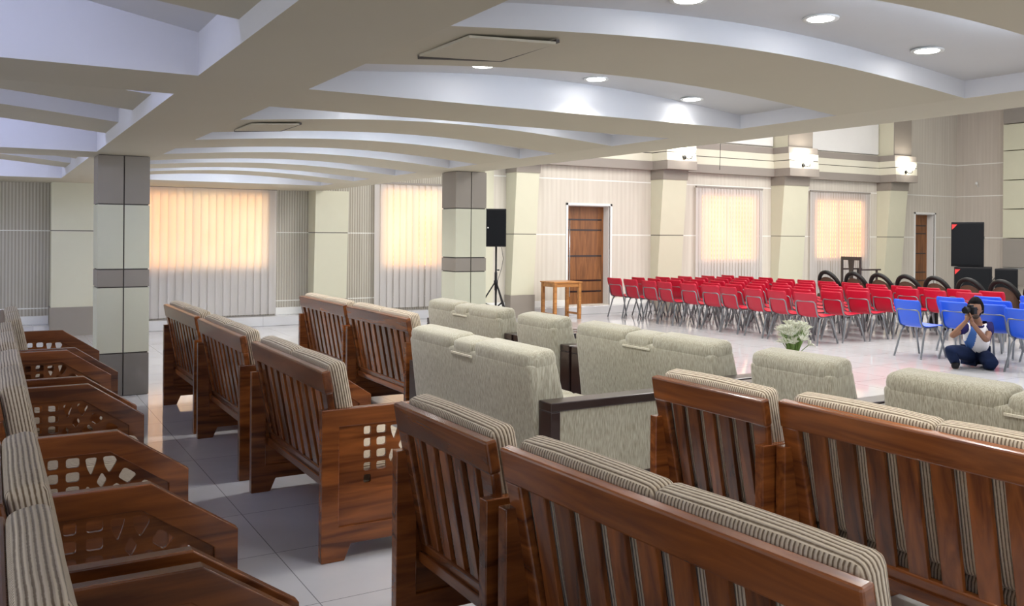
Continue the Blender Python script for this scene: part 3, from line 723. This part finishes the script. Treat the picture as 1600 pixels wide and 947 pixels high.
# coffee table with flowers
t = thing('coffee_table', 'small low dark table under the white flowers, hidden behind the beige armchair', 'table', (6.0, 5.36, 0))
obj('table_top', MB().box(-.24, .24, -.24, .24, .40, .44), espresso, t, bevel=.006)
for sx in (-1, 1):
    for sy in (-1, 1): obj('leg', MB().box(sx * .20 - .025, sx * .20 + .025, sy * .20 - .025, sy * .20 + .025, 0, .40), espresso, t)
t = thing('flower_arrangement', 'bunch of white flowers with green stems standing behind the beige armchair', 'flowers', (6.0, 5.36, .44))
obj('vase', MB().lathe([(.045, 0), (.055, .01), (.06, .08), (.04, .15), (.05, .18), (.046, .18), (.036, .15), (.055, .08), (.05, .012)], 20), glass_m, t, smooth=True)
rr = random.Random(3)
for i in range(48):
    a = rr.uniform(0, 2 * PI); rad = .13 * math.sqrt(rr.random()); zt = .46 - 1.3 * rad * rad * 3 + rr.uniform(-.13, .01)
    tip = Vector((rad * math.cos(a), rad * math.sin(a), zt)); mid = Vector((tip.x * .35, tip.y * .35, .2))
    st = obj('stem', MB().tube([(tip.x * .1, tip.y * .1, .02), mid, tip], .0035, 5), green, t)
    d = (tip - mid).normalized(); mb = MB()
    qn = Vector((0, 0, 1)).rotation_difference(d).to_matrix().to_4x4(); T = Matrix.Translation(tip) @ qn
    n = 6
    for k in range(n):
        b0 = 2 * PI * k / n; b1 = b0 + PI / n * .8; b2 = b0 - PI / n * .8
        mb.add([T @ Vector((0, 0, -.015)), T @ Vector((.028 * math.cos(b1), .028 * math.sin(b1), .022)), T @ Vector((.052 * math.cos(b0), .052 * math.sin(b0), .034)), T @ Vector((.028 * math.cos(b2), .028 * math.sin(b2), .022))], [(0, 1, 2, 3)])
    mb.lathe([(.003, 0), (.005, .02), (.002, .03)], 6, c=(0, 0, 0)) if False else None
    obj('blossom', mb, petal, st)

# ================================================================== PLASTIC CHAIRS
def shell_mesh(mat, name):
    """one-piece seat and back shell; chair faces +x, origin on the floor below the seat centre"""
    prof = []   # (x, z, halfwidth, dish)
    prof += [(.235, .425, .18, .0), (.23, .445, .19, .004), (.20, .450, .20, .010), (.08, .440, .205, .018), (-.06, .430, .205, .020), (-.14, .435, .20, .018)]
    prof += [(-.185, .455, .195, .014), (-.205, .49, .19, .012), (-.222, .56, .195, .016), (-.243, .64, .205, .02), (-.262, .72, .215, .02), (-.275, .775, .208, .016), (-.282, .795, .19, .012)]
    n = 8; vs = []
    for i, (x, z, w, d) in enumerate(prof):
        a = prof[max(0, i - 1)]; b = prof[min(len(prof) - 1, i + 1)]; tx, tz = b[0] - a[0], b[1] - a[1]; l = math.hypot(tx, tz); nx, nz = tz / l, -tx / l
        for j in range(n + 1):
            u = j / n * 2 - 1; e = -d * (1 - u * u)
            sgn = -1
            vs.append((x - nx * e * sgn, u * w, z - nz * e * sgn))
    m = n + 1; fs = [(i * m + j, i * m + j + 1, (i + 1) * m + j + 1, (i + 1) * m + j) for i in range(len(prof) - 1) for j in range(n)]
    me = mesh(name, MB().add(vs, fs), mat, True)
    return me
def make_chair(name, mat, label, loc, group):
    t = thing(name, label, 'chair', loc, 0, group)
    o = bpy.data.objects.new('seat_shell', shell_mesh(mat, 'seat_shell')); C.objects.link(o); o.parent = t
    s = o.modifiers.new('solid', 'SOLIDIFY'); s.thickness = .007; s.offset = 0
    for sx, sy in ((1, 1), (1, -1), (-1, 1), (-1, -1)):
        obj('leg', MB().tube([(sx * .12, sy * .165, .418), (sx * .15, sy * .185, .35), (sx * .25, sy * .215, .012)], .0135, 7).tube([(sx * .25, sy * .215, .014), (sx * .253, sy * .216, 0)], .014, 7), steel, t, smooth=True)
    pts = [(.12, .165, .415), (-.12, .172, .412), (-.19, .182, .44), (-.222, .185, .50), (-.248, .178, .63), (-.258, .160, .655), (-.262, .13, .66)]
    full = pts + [(p[0], -p[1], p[2]) for p in reversed(pts)]
    obj('back_support', MB().tube(full, .0115, 7), steel, t, smooth=True)
    return t
RED0 = make_chair('plastic_chair', red_pl, 'red', (10.95, 14.17, 0), 'red plastic chairs facing the stage'); TR = build_tree(RED0)
BLU0 = make_chair('plastic_chair', blue_pl, 'blue', (11.05, 7.65, 0), 'blue plastic chairs facing the stage'); TB = build_tree(BLU0)
ROWN = ['row nearest the sofas', 'second row from the sofas', 'third row from the sofas', 'fourth row from the sofas', 'fifth row from the sofas', 'sixth row from the sofas']
rr = random.Random(11)
first = True
for r in range(6):
    x = 10.98 + r * .62; n = [10, 10, 10, 10, 12, 12][r]
    for k in range(n):
        y = 14.17 - k * .533 + rr.uniform(-.03, .03); xx = x + rr.uniform(-.03, .03) ; rz = R(rr.uniform(-5, 5))
        if n == 12 and k >= 10: y += .0
        lb = 'red plastic chair, %s, %s seat from the window wall' % (ROWN[r], ordn(k))
        if first: RED0.location = (xx, y, 0); RED0.rotation_euler = (0, 0, rz); RED0['label'] = lb; first = False
        else: dup(None, (xx, y, 0), rz, lb, None, TR)
for i, (x, y, lb) in enumerate([(11.08, 7.66, 'blue plastic chair standing first after the red ones, left of the photographer'), (11.36, 7.18, 'blue plastic chair directly left of the crouching photographer, partly behind his elbows'),
          (11.38, 6.70, 'blue plastic chair directly behind the crouching photographer\'s shoulder'), (11.0, 6.06, 'blue plastic chair at the right edge of the photo, right of the photographer'),
          (12.15, 7.75, 'blue plastic chair in the second blue row, top just left of the photographer\'s head'), (12.02, 6.45, 'blue plastic chair in the second blue row, just right of the photographer\'s head'),
          (12.12, 7.05, 'blue plastic chair in the third blue row, second backrest right of the photographer'), (12.80, 7.58, 'blue plastic chair in the fourth blue row before a cane-backed chair'),
          (11.95, 5.85, 'blue plastic chair behind the one at the right edge'), (13.5, 7.30, 'blue plastic chair farthest back, right edge, before the last cane-backed chair')]):
    if i == 0: BLU0.location = (x, y, 0); BLU0['label'] = lb; BLU0.rotation_euler = (0, 0, R(-4))
    else: dup(None, (x, y, 0), R(rr.uniform(-5, 5)), lb, None, TB)

# ================================================================== ROUND-BACKED GUEST CHAIRS
def make_round(label, loc):
    t = thing('cane_back_armchair', label, 'chair', loc, 0, 'black round-backed chairs in the front row')
    pts = []
    for k in range(17):
        a = PI * k / 16; pts.append((-.24 + .0 * k + .30 * (1 - math.sin(a)) * .55, .25 * math.cos(a), .60 + .32 * math.sin(a)))
    pts = [(.20, .25, .0), (.22, .26, .44)] + [(.12, .27, .60)] + pts[1:-1] + [(.12, -.27, .60)] + [(.22, -.26, .44), (.20, -.25, 0)]
    obj('hoop_frame', MB().tube(pts, .042, 8), black_lq, t, smooth=True)
    mb = MB(); n = 14; vs = []; N2 = 6
    for k in range(n + 1):
        a = PI * (k / n); yy = .235 * math.cos(a); zt = .585 + .24 * math.sin(a); xt = -.235 + .30 * (1 - math.sin(a)) * .55
        vs += [(xt + .004, yy, .47), (xt, yy, zt)]
    obj('back_panel', mb.add(vs, [(2 * k, 2 * k + 1, 2 * k + 3, 2 * k + 2) for k in range(n)]), cane, t).modifiers.new('s', 'SOLIDIFY').thickness = .012
    obj('seat', MB().pillow(-.22, .24, -.235, .235, .40, .48, .03, .008), cane, t, smooth=True)
    obj('seat_rail', MB().box(-.21, .23, -.22, .22, .35, .405), black_lq, t, bevel=.01)
    for sy in (-1, 1): obj('leg', MB().tube([(-.20, sy * .22, .38), (-.26, sy * .24, 0)], .02, 8), black_lq, t, smooth=True)
    return t
VN = ['leftmost black round-backed chair of the front row', 'second black round-backed chair, just below the dark high-back chair', 'third black round-backed chair, showing most of its hoop',
      'fourth black round-backed chair, left of the narrow far door', 'fifth black round-backed chair, below the narrow far door', 'sixth black round-backed chair, left of the stacked loudspeakers',
      'seventh black round-backed chair, right of the photographer\'s head', 'rightmost black round-backed chair with tan cane back']
V0 = None
for i, (x, y) in enumerate([(14.95, 12.32), (15.0, 11.70), (14.95, 11.08), (14.9, 10.46), (14.85, 9.84), (14.85, 9.21), (14.8, 8.59), (14.75, 7.97)]):
    if i == 0: V0 = make_round(VN[0], (x, y, 0)); TV = build_tree(V0)
    else: dup(None, (x, y, 0), None, VN[i], None, TV)

# dark high-back chair near the wall
t = thing('high_back_chair', 'dark wooden high-back armchair standing by the far window', 'chair', (17.35, 13.55, 0), R(-8))
def post(y, z1): return MB().box(-.28, -.235, y - .025, y + .025, 0, z1)
bk = obj('backrest', MB().box(-.28, -.24, -.31, .31, 1.11, 1.19).box(-.28, -.24, -.31, .31, .55, .61).box(-.28, -.24, -.31, -.26, 0, 1.12).box(-.28, -.24, .26, .31, 0, 1.12), espresso, t, bevel=.008)
obj('splat', MB().prism([(-.05, .61), (.05, .61), (.06, .85), (.09, 1.11), (-.09, 1.11), (-.06, .85)], 'x', -.27, -.25), espresso, bk)
obj('seat', MB().box(-.28, .27, -.30, .30, .42, .50), espresso, t, bevel=.012)
for s in (-1, 1):
    obj('armrest', MB().box(-.26, .32, s * .29 - .035, s * .29 + .035, .88, .915).box(.20, .24, s * .29 - .02, s * .29 + .02, .48, .88), espresso, t, bevel=.006)
    obj('leg', MB().box(.21, .26, s * .27 - .025, s * .27 + .025, 0, .42), espresso, t)

# small wooden side table
t = thing('side_table', 'small light-brown wooden table standing before the wide wooden door', 'table', (9.66, 14.48, 0))
hx, hy = .33, .26
obj('table_top', MB().box(-hx, hx, -hy, hy, .71, .735), table_wood, t, bevel=.004)
obj('apron', MB().box(-hx + .03, hx - .03, -hy + .03, -hy + .05, .63, .71).box(-hx + .03, hx - .03, hy - .05, hy - .03, .63, .71).box(-hx + .03, -hx + .05, -hy + .05, hy - .05, .63, .71).box(hx - .05, hx - .03, -hy + .05, hy - .05, .63, .71), table_wood, t)
for sx in (-1, 1):
    for sy in (-1, 1): obj('leg', MB().box(sx * (hx - .045) - .03, sx * (hx - .045) + .03, sy * (hy - .045) - .03, sy * (hy - .045) + .03, 0, .71), table_wood, t, bevel=.003)
    obj('stretcher', MB().box(sx * (hx - .045) - .012, sx * (hx - .045) + .012, -hy + .07, hy - .07, .08, .12), table_wood, t)

# ================================================================== LOUDSPEAKERS
def speaker(name, loc, w, d, h, rz, label, horn=True, mark=True):
    """front faces local -x"""
    t = thing(name, label, 'speaker', loc, rz)
    c = .06
    obj('cabinet', MB().prism([(-d / 2, -w / 2), (d / 2, -w / 2 + c), (d / 2, w / 2 - c), (-d / 2, w / 2)], 'z', 0, h), black, t, bevel=.012)
    g = obj('grille', MB().box(-d / 2 - .012, -d / 2, -w / 2 + .02, w / 2 - .02, .03, h - .03), grille, t, bevel=.006)
    if mark: obj('corner_mark', MB().prism([(w / 2 - .02, h - .05), (w / 2 - .12, h - .05), (w / 2 - .06, h - .12), (w / 2 - .02, h - .16)], 'x', -d / 2 - .018, -d / 2 - .011), red_mark, t)
    else:
        obj('badge', MB().box(-d / 2 - .016, -d / 2 - .011, w / 2 - .06, w / 2 - .035, h * .5 - .01, h * .5 + .01), label_w, t)
    for s in (-1, 1): obj('handle', MB().box(-.05, .07, s * (w / 2 - .035) - .006, s * (w / 2 - .035) + .006, h * .62, h * .68), rubber, t)
    return t
LS = speaker('loudspeaker', (7.97, 14.1, 1.42), .38, .36, .69, R(58), 'black loudspeaker raised on the tripod stand beside the far column', mark=False)
t = thing('tripod_stand', 'black tripod stand carrying the loudspeaker by the far column', 'stand', (7.97, 14.1, 0))
obj('pole', MB().tube([(0, 0, .25), (0, 0, 1.42)], .018, 10).tube([(0, 0, .62), (0, 0, .95)], .026, 10), black, t, smooth=True)
obj('cable', MB().tube([(.10, -.02, 1.41), (.14, -.03, 1.2), (.10, -.02, 1.0), (.04, 0, .8), (.03, .03, .5)], .005, 6), rubber, t)
obj('collar', MB().tube([(0, 0, .72), (0, 0, .80)], .038, 12).tube([(.03, 0, .99), (.07, 0, .99)], .012, 8), black, t, smooth=True)
for k in range(3):
    a = 2 * PI * k / 3 + .5
    lg = obj('leg', MB().tube([(.02 * math.cos(a), .02 * math.sin(a), .76), (.48 * math.cos(a), .48 * math.sin(a), .015)], .013, 8), black, t, smooth=True)
    obj('brace', MB().tube([(0, 0, .30), (.24 * math.cos(a), .24 * math.sin(a), .40)], .009, 6), black, t)
speaker('loudspeaker', (17.75, 11.15, 1.045), .62, .50, .93, R(25), 'tall black loudspeaker standing on the bass cabinet in the far corner')
speaker('bass_speaker', (17.75, 11.02, .42), .70, .62, .62, R(25), 'wide black bass cabinet under the tall loudspeaker in the far corner')
speaker('monitor_speaker', (17.95, 10.45, .42), .42, .40, .60, R(25), 'smaller black cabinet right beside the bass cabinet', mark=False)
mb = MB().tube([(21.0, 12.75, .42), (21.0, 12.32, .92), (21.0, 10.4, .92)], .016, 8)
for yy in (12.0, 11.2, 10.4): mb.tube([(21, yy, .42), (21, yy, .92)], .014, 8)
o = obj('stage_handrail', mb, steel, smooth=True); tag(o, 'thin metal handrail on the stage at the right edge', 'handrail')
t = thing('wall_bracket', 'tiny white fitting on the corner wall above the loudspeakers', 'fitting', (23.49, 14.5, 3.13))
obj('arm', MB().tube([(0, 0, -.08), (-.08, 0, 0), (0, 0, .0)], .012, 6), white_paint, t); obj('head', MB().lathe([(.01, -.03), (.04, 0), (.03, .05), (.01, .06)], 10), white_paint, t, loc=(-.08, 0, 0))
o = obj('hanging_cable', MB().tube([(13.0, 13.6, 5.59), (13.02, 13.6, 3.9), (13.02, 13.62, 3.02)], .006, 5), rubber); tag(o, 'thin dark cable hanging down in front of the cornice beside the left sconce', 'cable')

# ================================================================== PHOTOGRAPHER
PBASE = FWD * 11.25 + RT * (715 / F * 11.25)
def PP(px, py, d=0):
    """pose point: metres right / up in the figure's frontal plane, d metres towards its front"""
    k = 122.5; u = (px - 1515) / k; z = CAMZ - (py - 371.3) / k
    return Vector((PBASE.x, PBASE.y, 0)) + RT * u - FWD * d + Vector((0, 0, z))
ORG = Vector((PBASE.x, PBASE.y, 0))
man = thing('person', 'man crouching in white and navy polo shirt and dark jeans, taking a photograph', 'person', ORG)
def skin(name, pts, edges, mat, parent, sub=2, root=0, keep=False):
    me = bpy.data.meshes.new(name); me.from_pydata([tuple(Vector(p[0]) - ORG) for p in pts], edges, [])
    o = bpy.data.objects.new(name, me); C.objects.link(o)
    s = o.modifiers.new('skin', 'SKIN'); s.use_smooth_shade = True
    for i, p in enumerate(pts):
        r = p[1]; me.skin_vertices[0].data[i].radius = (r, r) if not isinstance(r, tuple) else r
    for v in me.skin_vertices[0].data: v.use_root = False
    me.skin_vertices[0].data[root].use_root = True
    u = o.modifiers.new('sub', 'SUBSURF'); u.levels = sub; u.render_levels = sub
    dg = bpy.context.evaluated_depsgraph_get(); dg.update()
    nm = bpy.data.meshes.new_from_object(o.evaluated_get(dg)); nm.name = name
    bpy.data.objects.remove(o)
    n = bpy.data.objects.new(name, nm); C.objects.link(n); n.parent = parent
    nm.materials.clear()
    for m in (mat if isinstance(mat, (list, tuple)) else [mat]): nm.materials.append(m)
    nm.polygons.foreach_set('use_smooth', [True] * len(nm.polygons))
    return n
hipc = PP(1535, 553, -.12); chest = PP(1526, 522, .02); neck = PP(1524, 505, .08); headb = PP(1518, 492, .12); headt = PP(1516, 476, .12)
rsh = PP(1503, 509, .10); rel = PP(1474, 523, .22); rwr = PP(1489, 498, .34)
lsh = PP(1547, 508, .02); lel = PP(1526, 529, .26); lwr = PP(1497, 499, .34)
rhip = PP(1523, 556, -.10); rkn = PP(1470, 542, .26); ran = PP(1494, 570, .02); rtoe = PP(1484, 575.5, .16)
lhip = PP(1544, 556, -.12); lkn = PP(1529, 561, .34); lan = PP(1537, 575, .10); ltoe = PP(1530, 577, .26)
pts = [(hipc, .10), (chest, .115), (neck, .052), (headb, .055), (rsh, .05), (rel, .038), (rwr, .026), (lsh, .05), (lel, .038), (lwr, .026),
       (rhip, .085), (rkn, .062), (ran, .04), (rtoe, .035), (lhip, .085), (lkn, .062), (lan, .04), (ltoe, .035)]
ed = [(0, 1), (1, 2), (2, 3), (1, 4), (4, 5), (5, 6), (1, 7), (7, 8), (8, 9), (0, 10), (10, 11), (11, 12), (12, 13), (0, 14), (14, 15), (15, 16), (16, 17)]
# hands: palm then five fingers each, curled round the camera
def hand(wr, d, side):
    """wr wrist index, d palm direction, side direction of the fingers' curl"""
    base = len(pts); up = Vector((0, 0, 1))
    w = pts[wr][0]; palm = w + d * .055; pts.append((palm, (.020, .028))); ed.append((wr, base))
    across = d.cross(side).normalized()
    for k in range(4):
        L_ = (.030, .034, .032, .026)[k]; o = palm + across * (.024 - .016 * k) + d * .018
        i = len(pts); pts.append((o, .0095)); pts.append((o + d * L_ * .7 + side * .018, .0088)); pts.append((o + d * L_ * .7 + side * .046, .0078)); ed.extend([(base, i), (i, i + 1), (i + 1, i + 2)])
    i = len(pts); o = palm + across * .032 - d * .01
    pts.append((o, .0105)); pts.append((o + across * .022 + side * .02, .009)); pts.append((o + across * .026 + side * .045 + d * .01, .008)); ed.extend([(base, i), (i, i + 1), (i + 1, i + 2)])
hand(6, (PP(1493, 487, .36) - rwr).normalized(), (RT * .5 - FWD * -.2 + Vector((0, 0, .1))).normalized())
hand(9, (PP(1494, 489, .38) - lwr).normalized(), (-RT * .4 + Vector((0, 0, .5)) - FWD * .2).normalized())
body = skin('body', pts, ed, skin_m, man, 1)
# head: shaped sphere with brow, nose, jaw, ears, looking to image left
hd = bmesh.new(); bmesh.ops.create_uvsphere(hd, u_segments=28, v_segments=20, radius=1)
face = (-FWD * .80 - RT * .58 + Vector((0, 0, -.06))).normalized(); lft = Vector((0, 0, 1)).cross(face).normalized(); upv = face.cross(lft)
HC = PP(1517.5, 481.5, .12) - ORG
for v in hd.verts:
    x, y, z = v.co      # x forward, y left, z up
    X = x * .098; Y = y * .076; Z = z * .125
    if z < 0: Y *= 1 + .28 * z; X *= 1 + .10 * z
    if x > .5:
        X += .026 * math.exp(-((y / .13) ** 2)) * math.exp(-(((z + .12) / .17) ** 2)) * (1 if z < .12 else .4)   # nose
        X -= .010 * math.exp(-(((abs(y) - .36) / .16) ** 2)) * math.exp(-(((z - .06) / .12) ** 2))             # eye sockets
        X += .007 * math.exp(-(((z - .22) / .10) ** 2))                                                      # brow
        X += .006 * math.exp(-((y / .28) ** 2)) * math.exp(-(((z + .46) / .07) ** 2))                          # lips
        X += .008 * math.exp(-((y / .25) ** 2)) * math.exp(-(((z + .78) / .12) ** 2))                          # chin
    if abs(y) > .9: Y += math.copysign(.014, y) * math.exp(-((z / .2) ** 2)) * math.exp(-((x / .2) ** 2))
    v.co = HC + face * X + lft * Y + upv * Z
me = bpy.data.meshes.new('head'); hd.to_mesh(me); hd.free(); me.materials.append(skin_m); me.polygons.foreach_set('use_smooth', [True] * len(me.polygons))
ho = bpy.data.objects.new('head', me); C.objects.link(ho); ho.parent = man
for s in (-1, 1):
    e = HC + face * .086 + lft * (s * .030) + upv * .008
    obj('eye', MB().lathe([(.001, -.010), (.009, -.005), (.011, 0), (.009, .005), (.001, .010)], 10), hair_m, ho, smooth=True, loc=e)
hb = bmesh.new(); bmesh.ops.create_uvsphere(hb, u_segments=28, v_segments=18, radius=1); rr = random.Random(5)
for v in list(hb.verts):
    x, y, z = v.co
    front = x > .35
    lim = .55 if front else (-.05 if x > -.2 else -.45)
    k = 1.0 if z > lim else .74
    j = 1 + rr.uniform(-.015, .03)
    v.co = HC + face * (x * .113 * k * j) + lft * (y * .096 * k * j) + upv * (z * .158 * k * j)
me = bpy.data.meshes.new('hair'); hb.to_mesh(me); hb.free(); me.materials.append(hair_m); me.polygons.foreach_set('use_smooth', [True] * len(me.polygons))
o = bpy.data.objects.new('hair', me); C.objects.link(o); o.parent = man
# short beard and moustache
bb = bmesh.new(); bmesh.ops.create_uvsphere(bb, u_segments=20, v_segments=12, radius=1)
for v in bb.verts:
    x, y, z = v.co; v.co = HC + face * (.048 + x * .045) + lft * (y * .052) + upv * (-.085 + z * .036)
me = bpy.data.meshes.new('beard'); bb.to_mesh(me); bb.free(); me.materials.append(plain('beard_stubble', (.05, .03, .022), .8)); o = bpy.data.objects.new('beard', me); C.objects.link(o); o.parent = man
# polo shirt
sp = [(PP(1536, 548, -.12), .135), (PP(1530, 535, -.03), .148), (chest, .140), (PP(1525, 512, .05), .10), (rsh, .068), ((rsh * .45 + rel * .55), .060), (lsh, .068), ((lsh * .45 + lel * .55), .060)]
sh = skin('polo_shirt', sp, [(0, 1), (1, 2), (2, 3), (2, 4), (4, 5), (2, 6), (6, 7)], [shirt_w, shirt_n, shirt_b], man, 4)
for p in sh.data.polygons:
    c0 = p.center + ORG; u = (c0 - ORG).dot(RT); z = c0.z; k = 122.5; px = 1515 + u * k; py = 371.3 + (CAMZ - z) * k
    mi = 0
    if px > 1535 and py < 530: mi = 1
    if px > 1543: mi = 1
    if px < 1505 and py < 522: mi = 1
    if 1508 < px < 1518 and py < 545: mi = 2 if py > 508 else 1
    if (c0 - ORG).dot(-FWD) < -.12: mi = 1
    if 1522 < px < 1537 and py < 507: mi = 0
    p.material_index = mi
obj('collar', MB().tube([neck - ORG + (RT * math.cos(a) * .062 - FWD * math.sin(a) * .06 + Vector((0, 0, -.012 - .02 * max(0, math.sin(a))))) for a in [2 * PI * k / 16 for k in range(16)]], .013, 8, closed=True), shirt_n, man, smooth=True)
# jeans
jp = [(PP(1535, 556, -.13), .128), (rhip, .10), ((rhip + rkn) / 2, .098), (rkn, .082), ((rkn + ran) / 2, .070), (ran + Vector((0, 0, .01)), .058),
      (lhip, .10), ((lhip + lkn) / 2, .100), (lkn, .088), ((lkn + lan) / 2, .074), (lan + Vector((0, 0, .01)), .060)]
skin('jeans', jp, [(0, 1), (1, 2), (2, 3), (3, 4), (4, 5), (0, 6), (6, 7), (7, 8), (8, 9), (9, 10)], jeans_m, man, 2)
for a, b in ((ran, rtoe), (lan, ltoe)):
    d = (b - a); d.z = 0; d.normalize(); sd = Vector((-d.y, d.x, 0)); heel = a - d * .05
    Ms = Matrix(((d.x, sd.x, 0, heel.x - ORG.x), (d.y, sd.y, 0, heel.y - ORG.y), (0, 0, 1, 0), (0, 0, 0, 1)))
    obj('shoe', MB().pillow(-.03, .24, -.045, .045, .0, .085, .035, 0, mat=Ms), black, man, smooth=True)
# the photographer's camera
cf = (-FWD * .50 - RT * .86 + Vector((0, 0, .02))).normalized(); cl = Vector((0, 0, 1)).cross(cf).normalized(); cu = cf.cross(cl)
cp = PP(1496, 481.5, .33)
t = thing('photo_camera', 'black photo camera held up to the crouching man\'s face', 'camera', cp)
Mc = Matrix(((cf.x, cl.x, cu.x, 0), (cf.y, cl.y, cu.y, 0), (cf.z, cl.z, cu.z, 0), (0, 0, 0, 1)))
obj('camera_body', MB().box(-.035, .03, -.07, .07, -.045, .045, mat=Mc).box(-.03, .03, -.028, .028, .045, .07, mat=Mc), black, t, bevel=.006)
obj('lens', MB().tube([Mc @ Vector((.03, 0, 0)), Mc @ Vector((.07, 0, 0)), Mc @ Vector((.115, 0, 0))], .036, 18), black, t, smooth=True)
obj('lens_rim', MB().tube([Mc @ Vector((.112, 0, 0)), Mc @ Vector((.118, 0, 0))], .038, 18), grille, t)
